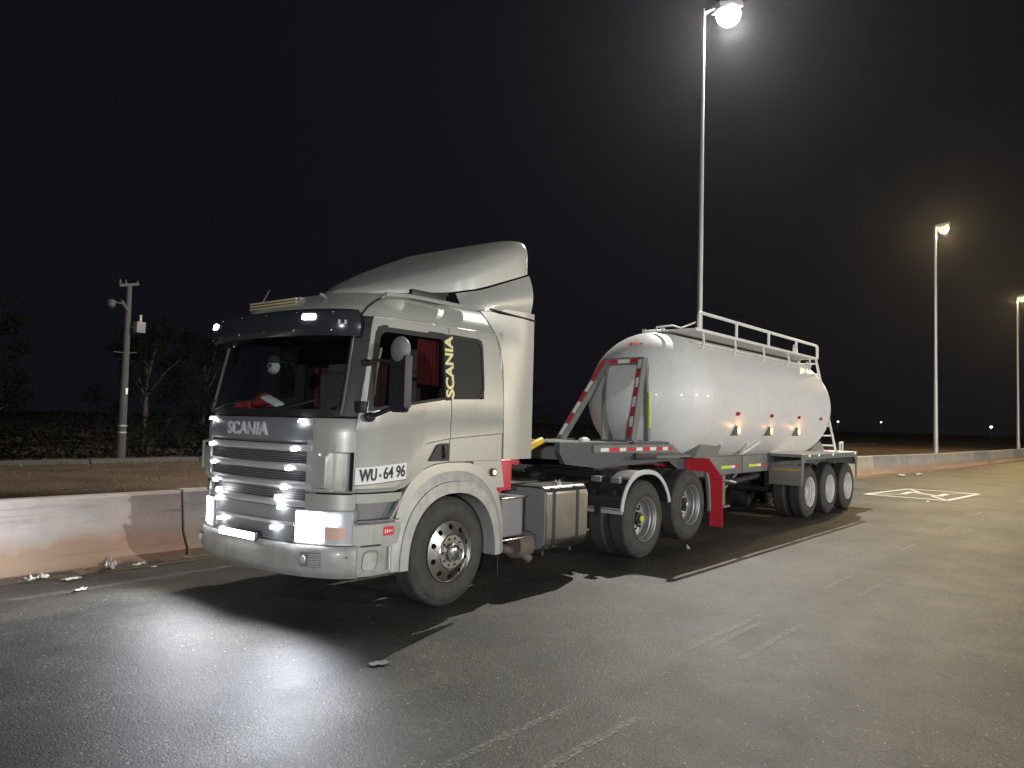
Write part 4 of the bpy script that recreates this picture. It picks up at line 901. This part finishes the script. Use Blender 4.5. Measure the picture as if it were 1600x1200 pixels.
# ------------------------------------------------------------------ the tank trailer
TT = root("tank_trailer", (6.2, 0, 0), "white cylindrical tank semi-trailer with side walkway and grey chassis", "trailer")
TR_, TZ = 1.12, 2.25
prof = [(6.2 - TR_ * math.cos(q), TR_ * math.sin(q)) for q in lin(0.0, PI2, 22)] + [(x, TR_) for x in (7.2, 8.15, 9.1, 10.05, 11.0)] + [(12.0 + TR_ * math.sin(q), TR_ * math.cos(q)) for q in lin(0, PI2, 22)]
prof[0] = (prof[0][0], 0.0); prof[-1] = (prof[-1][0], 0.0)
b2 = bm_revolve(bmesh.new(), prof, 96, False, (0, 0, TZ), 'X'); bmesh.ops.remove_doubles(b2, verts=b2.verts[:], dist=1e-4)
tank = fin("tank", b2, tankwhite, TT, smooth=60)
for X in (6.2, 8.13, 10.07, 12.0): fin("weld_seam", bm_revolve(bmesh.new(), [(X - .012, TR_ - .004), (X - .005, TR_ + .0025), (X + .005, TR_ + .0025), (X + .012, TR_ - .004)], 96, True, (0, 0, TZ), 'X'), tankwhite, tank)
def on_tank(X, z, off=0.):      # near side of the cylinder
    s = (z - TZ) / TR_; return Vector((X, -math.sqrt(1 - s * s) * (TR_ + off), TZ + s * (TR_ + off)))
def beam(bm, p, q, w, h, upv=(0, 0, 1)):
    p, q = Vector(p), Vector(q); d = (q - p).normalized(); s = d.cross(Vector(upv)).normalized(); n = s.cross(d); V = []
    for e in (p, q):
        for a, b in ((-1, -1), (1, -1), (1, 1), (-1, 1)): V.append(bm.verts.new(e + s * a * w / 2 + n * b * h / 2))
    for fidx in ((3, 2, 1, 0), (4, 5, 6, 7), (0, 1, 5, 4), (1, 2, 6, 5), (2, 3, 7, 6), (3, 0, 4, 7)): bm.faces.new([V[i] for i in fidx])
    return s, n
def beamo(name, p, q, w, h, m, parent, upv=(0, 0, 1), bev=.006):
    bm = bmesh.new(); beam(bm, p, q, w, h, upv)
    if bev: bmesh.ops.bevel(bm, geom=bm.edges[:], offset=bev, segments=2, affect='EDGES')
    return fin(name, bm, m, parent, smooth=30)
# gooseneck, coupler plate, chassis beams
for s in (-1, 1):
    prism("neck_beam", [(2.62, 1.40), (2.62, 1.525), (5.9, 1.525), (6.6, 1.27), (13.75, 1.27), (13.75, .95), (6.6, .93), (6.1, 1.0), (5.6, 1.23), (3.5, 1.18), (2.75, 1.25)], 1, s * .52, s * .60, tgrey_shaded, TT)
    prism("neck_side_plate", [(3.38, 1.395), (3.38, 1.495), (5.95, 1.495), (6.35, 1.40), (6.95, 1.30), (6.9, 1.24), (4.95, 1.29), (4.55, 1.375)], 1, s * .602, s * .632, tgrey, TT)
    for k, (a, b, m) in enumerate([(3.55, 3.76, whitetape), (3.76, 4.05, redtape), (4.05, 4.22, whitetape), (4.28, 4.52, redtape), (4.52, 4.70, whitetape), (4.70, 4.93, redtape), (4.93, 5.12, whitetape), (5.12, 5.33, redtape), (5.33, 5.5, whitetape), (5.5, 5.66, redtape)]):
        box("reflective_tape", a, b, *sorted((s * .632, s * .635)), 1.405, 1.455, m, TT, 0)
    prism("outrigger", [(s * .63, 1.37), (s * .63, 1.29), (s * .98, 1.31), (s * .98, 1.345)], 0, 4.5, 5.6, tgrey, TT, .006)
    prism("tank_saddle", [(5.95, 1.28), (6.2, 1.50), (7.0, 1.46), (6.85, 1.28)], 1, s * .64, s * .86, tgrey, TT, .01)
    box("chassis_side_plate", 6.9, 8.46, *sorted((s * .602, s * .622)), .945, 1.262, tgrey, TT, .004)
    box("chassis_side_plate", 8.50, 9.72, *sorted((s * .602, s * .622)), .945, 1.262, tgrey, TT, .004)
    for a in (7.54, 8.80):
        for (x0, x1, m) in ((a, a + .42, limetape), (a + .42, a + .60, whitetape), (a + .60, a + .78, redtape)): box("reflective_tape", x0, x1, *sorted((s * .622, s * .625)), 1.045, 1.095, m, TT, 0)
    # landing leg
    lg = box("landing_leg", 7.80, 7.92, *sorted((s * .42, s * .54)), .38, 1.0, tgrey, TT, .01)
    box("leg_foot", 7.72, 8.0, *sorted((s * .36, s * .60)), .34, .38, tgrey, lg, .01); tube("leg_brace", [(7.86, s * .48, .6), (8.6, s * .50, .97)], .025, tgrey, lg, 8)
    tube("crank_handle", [(7.75, s * .55, .83), (7.75, s * .70, .83), (7.95, s * .72, .80)], .014, railwhite, lg, 8)
    # axle group mudguards
    fp_ = box("guard_front_panel", 9.93, 9.955, *sorted((s * .58, s * 1.225)), .665, 1.06, tgrey, TT, .006)
    box("guard_stripe", 9.922, 9.930, *sorted((s * .64, s * 1.20)), .955, .990, yellowdull, fp_, .001)
    dk = box("guard_deck", 9.93, 13.82, *sorted((s * .602, s * 1.235)), 1.225, 1.285, tgrey, TT, .012)
    prism("guard_skirt", [(9.94, .66), (10.02, .66), (10.10, 1.10), (10.22, 1.175), (13.55, 1.175), (13.68, 1.10), (13.74, .70), (13.82, .70), (13.82, 1.24), (9.94, 1.24)], 1, s * 1.215, s * 1.232, tgrey, TT)
    prism("guard_slope", [(s * .60, 1.27), (s * .60, 1.30), (s * .9, 1.30), (s * 1.235, 1.292), (s * 1.235, 1.28)], 0, 9.94, 13.8, railwhite, dk)
    for X in (10.35, 10.95, 11.9, 13.6): box("deck_marker_lamp", X, X + .07, *sorted((s * 1.233, s * 1.25)), 1.235, 1.275, e_dim, dk, .006)
    box("rear_lamp", 13.82, 13.86, *sorted((s * .9, s * 1.20)), 1.10, 1.22, redtape, TT, .01)
    for X in (10.55, 11.866, 13.18): place_wheel(WT, TT, X, .52, s, True, 1.2, X)
for X in (10.55, 11.866, 13.18): tube("axle", [(X, -1., .52), (X, 1., .52)], .075, frame_m, TT, 12); box("suspension", X - .5, X + .3, -.56, -.44, .6, .93, frame_m, TT, .03); box("suspension", X - .5, X + .3, .44, .56, .6, .93, frame_m, TT, .03)
for X in (2.9, 5.0, 7.2, 9.0, 10.0, 12.5, 13.6): box("crossmember", X - .05, X + .05, -.52, .52, 1.0 if X > 6 else 1.3, 1.2 if X > 6 else 1.48, tgrey, TT, .01)
prism("neck_plate", [(2.62, -.60), (5.8, -.60), (5.8, .60), (2.62, .60)], 2, 1.526, 1.540, tgrey, TT); prism("coupling_plate", [(3.2, -.5), (5.4, -.5), (5.4, .5), (3.2, .5)], 2, 1.185, 1.2, frame_m, TT)
box("rear_bumper", 13.70, 13.80, -1.15, 1.15, .50, .62, tgrey, TT, .01); box("rear_cross_beam", 13.75, 13.85, -1.23, 1.23, 1.0, 1.28, tgrey, TT, .01)
for y in (-.7, .7): box("bumper_hanger", 13.68, 13.76, y - .05, y + .05, .55, 1.0, tgrey, TT, .008)
b2 = bmesh.new(); bmesh.ops.create_uvsphere(b2, u_segments=14, v_segments=8, radius=.07, matrix=Matrix.Translation((3.30, -.52, 1.56)) @ Matrix.Diagonal((1.5, 1, .6, 1))); fin("neck_valve_cover", b2, railwhite, TT)
for s, y in ((-1, -.2), (1, .2)): tube("air_pipe", [(6.5, y, 1.0), (9.8, y, 1.0)], .03, frame_m, TT, 8)
tube("discharge_pipe", [(7.2, -.30, .95), (7.9, -.45, .80), (8.2, -.55, .78), (9.5, -.5, .85)], .06, frame_m, TT, 12)
# front support frame with banded braces
top_z = 2.80
fr = beamo("support_frame", (5.24, -.37, top_z), (5.24, .37, top_z), .13, .12, tgrey, TT)
def bands(p, q, off, w, seq, L0, parent, faces):
    p, q = Vector(p), Vector(q); d = (q - p); n = len(seq); s_, nn = faces
    for k, m in enumerate(seq):
        a, b = p + d * (L0 + (1 - 2 * L0) * k / n), p + d * (L0 + (1 - 2 * L0) * (k + 1) / n)
        bm = bmesh.new(); V = [bm.verts.new(e + nn * off + s_ * t * w / 2) for e, t in ((a, -1), (a, 1), (b, 1), (b, -1))]; V2 = [bm.verts.new(v.co + nn * .003) for v in V]
        bm.faces.new(V[::-1]); bm.faces.new(V2)
        for i in range(4): bm.faces.new((V[i], V[(i + 1) % 4], V2[(i + 1) % 4], V2[i]))
        fin("reflective_tape", bm, m, parent, smooth=0)
for s in (-1, 1):
    p, q = Vector((5.20, s * .33, top_z + .02)), Vector((4.36, s * .63, 1.535)); beamo("frame_brace", p, q, .10, .13, tgrey, fr, (1, 0, 0))
    d = (q - p).normalized(); sv = d.cross(Vector((1, 0, 0))).normalized(); nv = sv.cross(d)
    if nv.x > 0: nv = -nv
    bands(p, q, .0665, .058, [whitetape, redtape, whitetape, redtape, whitetape, redtape, whitetape, redtape][::1 if s < 0 else -1] if s < 0 else [redtape, redtape, whitetape, redtape, whitetape, redtape, whitetape], .03, fr, (sv, nv))
    if s > 0: prism("frame_upright", [(5.03, 1.53), (5.55, 1.53), (5.40, 1.9), (5.36, 2.3), (5.40, top_z), (5.18, top_z), (5.02, 2.3)], 1, .29, .31, tgrey, fr)
    else: beamo("frame_upright", (5.05, -.52, 1.53), (5.22, -.37, top_z - .04), .07, .09, tgrey, fr, (1, 0, 0))
    box("frame_foot", 4.20, 4.55, *sorted((s * .50, s * .66)), 1.538, 1.552, tgrey, fr, .004)
    (beamo("lime_tape", (5.085, -.535, 1.75), (5.135, -.490, 2.3), .022, .03, limetape, fr, (1, 0, 0), 0) if s < 0 else None)
bands((5.24, -.33, top_z), (5.24, .33, top_z), .0645, .06, [redtape, whitetape, redtape], .0, fr, (Vector((0, 0, 1)), Vector((-1, 0, 0))))
# marks and lamps on the tank
for X in (7.12, 8.69, 10.18, 11.55): 
    b2 = bmesh.new(); V = [b2.verts.new(on_tank(x, z, .003)) for x, z in ((X - .085, 1.99), (X + .085, 1.99), (X + .085, 2.05), (X - .085, 2.05))]; b2.faces.new(V); bmesh.ops.solidify(b2, geom=b2.faces[:], thickness=.002); fin("tank_reflector", b2, redtape, tank)
ctr = Vector((6.2, 0, TZ)); b2 = bmesh.new(); V = []
m0 = Vector((5.49, -.03, 3.11)); n0 = (m0 - ctr).normalized(); e1 = Vector((.0, 1, 0)); e1 = (e1 - n0 * e1.dot(n0)).normalized(); e2 = n0.cross(e1)
for i in range(9):
    V.append([b2.verts.new(ctr + (n0 * TR_ + e1 * (-.12 + .03 * i) + e2 * b).normalized() * (TR_ + .004)) for b in (-.032, .032)])
for p_, q_ in zip(V, V[1:]): b2.faces.new((p_[0], p_[1], q_[1], q_[0]))
bmesh.ops.solidify(b2, geom=b2.faces[:], thickness=.002); fin("tank_reflector", b2, redtape, tank)
for X, em in ((7.28, e_amber2), (8.80, e_amber), (10.30, e_amber2)):
    p = on_tank(X, 1.72); br = box("lamp_bracket", X - .115, X - .10, p.y - .085, p.y + .03, 1.65, 1.82, tgrey, tank, .004)
    box("lamp_arm", X - .12, X + .05, p.y - .05, p.y + .03, 1.655, 1.675, tgrey, br, .004)
    b2 = bm_box(bmesh.new(), X - .06, X + .02, p.y - .085, p.y - .03, 1.675, 1.795, .014, 2); fin("side_lamp", b2, em, br)
    l = bpy.data.lights.new("side_lamp_light", 'POINT'); l.energy = 2.2 if em is e_amber2 else .7; l.color = (1., .36, .10); l.shadow_soft_size = .03; link("side_lamp_light", l, br, (X - .02, p.y - .13, 1.73))
for X, ln in ((7.0, .0), (8.15, .35)):
    tube("lifting_hook", [on_tank(X, 1.52, .02), on_tank(X + .02, 1.42, .03), on_tank(X + .05, 1.36, .05), on_tank(X + .10 + ln * .4, 1.40, .04), on_tank(X + .12 + ln, 1.40 + ln * .45, .03)], .026, railwhite, tank, 8)
# walkway on the tank top with handrail, brackets, manholes, ladder
wk = box("walkway", 6.02, 12.18, -.82, -.10, 3.355, 3.385, railwhite, TT, .006)
box("walkway_kerb", 6.02, 12.18, -.835, -.81, 3.345, 3.395, railwhite, wk, .006)
for k in range(40): box("walkway_slot", 6.10 + .15 * k, 6.16 + .15 * k, -.74, -.2, 3.384, 3.389, tgrey, wk, 0)
for X in (6.35, 7.65, 9.0, 10.35, 11.7): tube("walkway_strut", [(X, -.80, 3.345), (X, -.82, 3.18), (X + .02, -.78, 3.07)], .020, railwhite, wk, 8); tube("walkway_strut", [(X, -.15, 3.345), (X, -.15, 3.34)], .03, railwhite, wk, 8)
tube("tank_conduit", [on_tank(X, 3.17, .025) for X in lin(6.25, 12.0, 12)], .016, railwhite, wk, 8)
rl = tube("handrail", [(6.19, -.80, 3.38), (6.19, -.80, 3.60), (6.205, -.80, 3.645), (6.26, -.80, 3.665), (12.16, -.80, 3.665), (12.22, -.80, 3.64), (12.235, -.80, 3.38)], .027, railwhite, wk, 10)
for X in (7.72, 9.28, 10.85): tube("rail_post", [(X, -.80, 3.38), (X, -.80, 3.66)], .025, railwhite, wk, 10)
for X in (6.75, 8.9, 11.0):
    b2 = bm_revolve(bmesh.new(), [(3.33, .26), (3.42, .26), (3.42, .29), (3.445, .29), (3.47, .24), (3.475, 0)], 32, False, (X, .22, 0), 'Z'); mh = fin("manhole", b2, railwhite, TT)
    for a in range(4): q = a * PI2 + .7; box("lid_clamp", X + .27 * math.cos(q) - .03, X + .27 * math.cos(q) + .03, .22 + .27 * math.sin(q) - .03, .22 + .27 * math.sin(q) + .03, 3.40, 3.49, railwhite, mh, .006)
tube("front_grab_rail", [(5.95, -.15, 3.37), (5.97, -.15, 3.43), (5.97, -.45, 3.44), (6.05, -.55, 3.40), (6.18, -.75, 3.50)], .014, railwhite, wk, 8)
ld = tube("ladder", [(12.12, -.80, 3.38), (13.62, -.80, 1.30)], .026, railwhite, TT, 10); tube("ladder_stile", [(11.9, -.42, 3.62), (12.12, -.42, 3.36), (13.62, -.42, 1.30)], .026, railwhite, ld, 10)
for k in range(9): t = (k + .5) / 9; tube("rung", [(12.12 + 1.5 * t, -.80, 3.38 - 2.08 * t), (12.12 + 1.5 * t, -.42, 3.38 - 2.08 * t)], .018, railwhite, ld, 8)
tube("ladder_hoop", [(11.75, -.42, 3.38), (11.85, -.42, 3.66), (11.95, -.42, 3.66), (12.15, -.42, 3.1)], .024, railwhite, ld, 8); tube("ladder_stay", [(12.15, -.6, 3.30), (11.95, -.70, 3.05)], .022, railwhite, ld, 8)
for y in (-.30, -.92): tube("deck_hoop", [(13.55, y, 1.29), (13.55, y, 1.50), (13.75, y, 1.50), (13.75, y, 1.29)], .016, railwhite, TT, 8)
prism("rear_saddle", [(12.2, 1.29), (13.3, 1.29), (12.9, 1.52), (12.5, 1.42)], 1, -.66, -.60, tgrey, TT); prism("rear_saddle", [(12.2, 1.29), (13.3, 1.29), (12.9, 1.52), (12.5, 1.42)], 1, .60, .66, tgrey, TT)

# ------------------------------------------------------------------ things on the dashboard
cap = bmesh.new(); bmesh.ops.create_uvsphere(cap, u_segments=24, v_segments=14, radius=.11)
for v in list(cap.verts):
    v.co = Vector((v.co.x, v.co.y * 1.15, max(-.03, v.co.z * 1.0)))
for v in cap.verts:
    w = mnoise.noise(v.co * 9) * .018; v.co += v.co.normalized() * w
o = fin("red_hat", cap, fabric_red); o.location = (-1.06, .38, 1.90); tag(o, "rounded red hat lying on the dashboard behind the windscreen", "hat")
bm = bmesh.new(); bm_box(bm, -.1, .1, -.13, .13, -.04, .05, .03, 3)
for v in bm.verts: v.co += Vector((0, 0, mnoise.noise(v.co * 11) * .02))
o = fin("red_cloth", bm, fabric_red); o.location = (-1.08, .62, 1.87); tag(o, "crumpled red cloth on the dashboard beside the red hat", "cloth")
bm = bmesh.new(); bm_box(bm, -.06, .06, -.10, .10, -.012, .012, .008, 2); o = fin("white_glove", bm, whitetape); o.location = (-1.12, .17, 1.93); o.rotation_euler = (R_(24), R_(-10), .2); tag(o, "folded white glove lying against the red hat", "glove")
bm = bmesh.new(); bmesh.ops.create_uvsphere(bm, u_segments=20, v_segments=14, radius=.075, matrix=Matrix.Diagonal((.8, 1., .95, 1)))
pt = fin("plush_toy", bm, plushm); pt.location = (-1.02, .33, 2.27); tag(pt, "small pale plush head with dark hat hanging behind the windscreen", "plush toy")
pt["wloc"] = (0, 0, 0)
for y in (-.028, .028):
    b2 = bmesh.new(); bmesh.ops.create_uvsphere(b2, u_segments=10, v_segments=8, radius=.018, matrix=Matrix.Translation((-.055, y, .012))); fin("eye", b2, plushd, pt)
b2 = bmesh.new(); bmesh.ops.create_uvsphere(b2, u_segments=10, v_segments=8, radius=.014, matrix=Matrix.Translation((-.062, 0, -.018))); fin("nose", b2, plushd, pt)
fin("hat", bm_revolve(bmesh.new(), [(.045, .12), (.052, .12), (.058, .06), (.11, .05), (.115, 0)], 20, False, (0, 0, 0), 'Z'), plushd, pt); tube("cord", [(0, 0, .1), (0, 0, .42)], .003, plushd, pt, 5)

# ------------------------------------------------------------------ utility pole far left
UX, UY = 7.66, 23.1
boxgrey = mat("grey_box_paint", (.17, .165, .165), .6, var=.1)
up = root("utility_pole", (UX, UY, 0), "grey utility pole with small white box left of the truck", "utility pole")
fin("pole", bm_tube(bmesh.new(), [(UX, UY, -.03), (UX, UY, 6.55)], .15, 14, True, [.16, .09]), polem, up)
beamo("crossarm", (UX - .42, UY - .1, 6.50), (UX + .38, UY + .1, 6.68), .09, .10, polem, up)
for k, a in enumerate((-.38, -.15, .33)): fin("insulator", bm_revolve(bmesh.new(), [(6.56 + .09 * (a + .4), .03), (6.62 + .09 * (a + .4), .05), (6.66 + .09 * (a + .4), .03), (6.74 + .09 * (a + .4), .02)], 12, False, (UX + a, UY + a * .22, 0), 'Z'), polem, up)
tx = box("meter_box", UX + .16, UX + .50, UY - .42, UY - .10, 4.78, 5.20, boxgrey, up, .03); tube("box_bushing", [(UX + .36, UY - .26, 5.20), (UX + .36, UY - .26, 5.46)], .05, galv, tx, 8); tube("box_bracket", [(UX, UY, 5.0), (UX + .2, UY - .2, 5.0)], .03, polem, tx, 6)
tube("stub_arm", [(UX, UY - .05, 5.55), (UX - .25, UY - .1, 5.85), (UX - .30, UY - .1, 5.95)], .06, polem, up, 8)
fin("old_lamp_head", bm_revolve(bmesh.new(), [(-.18, .03), (-.1, .13), (.1, .15), (.16, .05)], 14, False, (UX - .68, UY - .15, 5.78), 'Z'), polem, up); tube("lamp_arm", [(UX - .25, UY - .1, 5.82), (UX - .62, UY - .15, 5.86)], .025, polem, up, 6)
tube("cable_arm", [(UX - .45, UY, 4.02), (UX, UY - .06, 4.0), (UX + .4, UY, 4.06)], .018, polem, up, 6)
box("number_plate", UX - .02, UX + .06, UY - .17, UY - .155, 2.45, 2.68, plate_w, up, .004)
for z in (1.0, 1.25): fin("pole_band", bm_revolve(bmesh.new(), [(z, .165), (z, .17), (z + .05, .17), (z + .05, .165)], 14, True, (UX, UY, 0), 'Z'), galv, up)

# ------------------------------------------------------------------ trees
leafm = mat("dark_leaves", (.0055, .007, .0045), .9, spec=.08, var=.5, vscale=2.0); barkm = mat("bark", (.045, .036, .028), .95, var=.3, bump=.4, bscale=20)
def tree_meshes(seed, H, Wd):
    rd = random.Random(seed); bt = bmesh.new()
    bm_tube(bt, [(0, 0, -.05), (.05, .02, H * .2), (-.04, .06, H * .42), (.03, 0, H * .7)], .1, 9, True, [.16, .12, .09, .03])
    cl = []
    for i in range(34):
        a = rd.uniform(0, 6.283); h = H * rd.uniform(.08, .95); w = Wd * rd.uniform(.25, 1.) * math.sin(math.pi * min(1, max(.12, (h / H - .08)))) ** .6
        c = Vector((w * math.cos(a), w * math.sin(a), h)); cl.append((c, rd.uniform(.35, .8)))
        if i < 10: bm_tube(bt, [(0, 0, h * .55), c * .5 + Vector((0, 0, h * .32)), c], .03, 5, True, [.05, .03, .012])
    bl = bmesh.new()
    for c, rr in cl:
        for k in range(150):
            d = Vector((rd.gauss(0, 1), rd.gauss(0, 1), rd.gauss(0, .8))).normalized() * rr * rd.uniform(.35, 1.1); p = c + d; s = rd.uniform(.05, .11)
            e1 = Vector((rd.gauss(0, 1), rd.gauss(0, 1), rd.gauss(0, 1))).normalized(); e2 = e1.orthogonal().normalized()
            bl.faces.new([bl.verts.new(p + e1 * s), bl.verts.new(p + e2 * s * .5), bl.verts.new(p - e1 * s), bl.verts.new(p - e2 * s * .5)])
    return to_mesh("trunk", bt, barkm), to_mesh("crown", bl, leafm, 180)
TM = [tree_meshes(3, 6.2, 2.2), tree_meshes(11, 5.2, 2.6), tree_meshes(23, 7.0, 2.0)]
spots = [(-9.0, 26.5, 0, 1.0, "leafy dark tree at the far left beyond the dirt strip"), (-4.6, 29.5, 1, 1.05, "broad dark tree second from the left edge"), (0.6, 27.5, 2, .85, "dark tree just left of the utility pole"), (5.2, 31.0, 0, 1.15, "taller dark tree behind the utility pole"),
         (11.0, 28.5, 1, 1.1, "bushy dark tree between utility pole and cab"), (15.5, 31.5, 0, 1.0, "dark tree beside the cab's visor"), (34, 33, 0, 1.0, "dark tree showing left of the tank's front support"), (39, 35, 2, .9, "dark tree showing low behind the tank's front support"), (44, 33, 1, 1.0, "dark tree hidden behind the tank"), (22, 32, 2, .9, "dark tree hidden behind the cab")]
for x, y, k, s, lb in spots:
    t = root("tree", (x, y, 0), lb, "tree", "dark trees beyond the dirt strip"); t.scale = (s, s, s); t.rotation_euler[2] = x
    link("trunk", TM[k][0], t, (x, y, 0)); link("crown", TM[k][1], t, (x, y, 0))
bl = bmesh.new(); rd = random.Random(9)
for i in range(26000):
    x = rd.uniform(-22, 62); top = 1.5 + 1.1 * mnoise.noise(Vector((x * .35, 3, 1))) + .5 * mnoise.noise(Vector((x * 1.1, 7, 2)))
    z = rd.uniform(-.03, max(.4, top)); y = 25.2 + rd.gauss(0, .55) + (z * .15); p = Vector((x, y, z)); sc_ = rd.uniform(.06, .15)
    e1 = Vector((rd.gauss(0, 1), rd.gauss(0, 1), rd.gauss(0, 1))).normalized(); e2 = e1.orthogonal().normalized()
    bl.faces.new([bl.verts.new(p + e1 * sc_), bl.verts.new(p + e2 * sc_ * .5), bl.verts.new(p - e1 * sc_), bl.verts.new(p - e2 * sc_ * .5)])
tag(fin("scrub", bl, leafm, smooth=0, recalc=False), "low dark scrub growing along the far kerb", kind="stuff")
# dry tufts along the kerb and the foot of the barrier
bm = bmesh.new(); rd = random.Random(5)
for i in range(2600):
    x = rd.uniform(-14, 20); y = rd.choice((rd.uniform(3.9, 21), rd.gauss(21.2, .4), rd.gauss(22.3, .6))); h = rd.uniform(.04, .22); a = rd.uniform(0, 6.28); q = Vector((math.cos(a), math.sin(a), 0)) * .015; l = Vector((rd.gauss(0, .06), rd.gauss(0, .06), h))
    p = Vector((x, y, -.03)); bm.faces.new([bm.verts.new(p - q), bm.verts.new(p + q), bm.verts.new(p + l)])
tag(fin("dry_grass", bm, mat("dry_grass", (.17, .13, .07), .9, var=.3), smooth=0), "sparse dry grass tufts over the dirt strip", kind="stuff")

# ------------------------------------------------------------------ litter and grit
sandm = paint_material("blown_sand", (.20, .145, .10), .40, .62, 3.5)
strip("blown_sand", [(x, yb(x) - .12) for x in lin(-20, 70, 60)], .55, sandm, .012)
def scrap(loc, s, ang, label, seed, m=paperm, flat=.16):
    rd = random.Random(seed); bm = bmesh.new(); bmesh.ops.create_grid(bm, x_segments=8, y_segments=6, size=s)
    for v in bm.verts: v.co = Vector((v.co.x * (1 + rd.uniform(-.2, .2)), v.co.y * .5 * (1 + rd.uniform(-.3, .3)), abs(rd.gauss(0, s * flat)) + .006))
    bmesh.ops.solidify(bm, geom=bm.faces[:], thickness=.002); o = fin("litter_scrap", bm, m, smooth=60); o.location = loc; o.rotation_euler[2] = ang
    tag(o, label, "litter", "scraps of litter on the road")
scrap((-1.47, 2.66, .02), .09, .9, "crumpled white plastic scrap against the pinkish barrier", 1, flat=.5); scrap((-2.25, 2.62, .012), .11, .2, "torn pale paper at the barrier foot near the left edge", 2)
scrap((-2.15, 1.78, .012), .06, .4, "short white strip lying by the faded edge line", 3, flat=.1); scrap((-1.15, 2.66, .012), .07, .1, "small pale scrap right of the crumpled plastic", 4); scrap((-1.1, 2.42, .012), .03, .1, "tiny white bit before the pinkish barrier's right end", 5)
scrap((-2.0, 2.35, .012), .08, .1, "flat whitish wrapper on the grit at far left", 6, flat=.1); scrap((4.83, -1.33, .012), .045, .5, "tiny white scrap on the ground by the lifted axle wheel", 7, flat=.6)
scrap((28.6, .98, .012), .22, .3, "small white litter at the barrier above the box marking", 8, flat=.12); scrap((30.2, .7, .012), .25, .1, "white litter farther right along the barrier", 9, flat=.12); scrap((16.6, -2.2, .012), .06, 0, "white fleck below the box marking", 10)
scrap((-1.63, -2.07, .008), .07, -.3, "flattened pale scrap on the asphalt before the front wheel", 11, mat("dusty_scrap", (.24, .235, .225), .9, var=.3), .03)

for o in bpy.data.objects:
    if "wloc" in o: del o["wloc"]

# ------------------------------------------------------------------ thin haze added so that the lamps have halos
bm = bmesh.new(); bm_box(bm, -905, 1505, -1005, 1405, -1.2, 24)
hz = fin("haze", bm, None, smooth=0); hz.data.materials.clear()
hm = bpy.data.materials.new("halo_haze"); hm.use_nodes = True; hm.node_tree.nodes.remove(hm.node_tree.nodes["Principled BSDF"])
pv = hm.node_tree.nodes.new("ShaderNodeVolumePrincipled"); pv.inputs["Color"].default_value = (.9, .92, .95, 1); pv.inputs["Density"].default_value = .00013; pv.inputs["Anisotropy"].default_value = .82
hm.node_tree.links.new(pv.outputs[0], hm.node_tree.nodes["Material Output"].inputs["Volume"]); hz.data.materials.append(hm)
tag(hz, "thin added haze giving the lamps halos", kind="stuff")
for o in bpy.data.objects:
    if "wloc" in o: del o["wloc"]
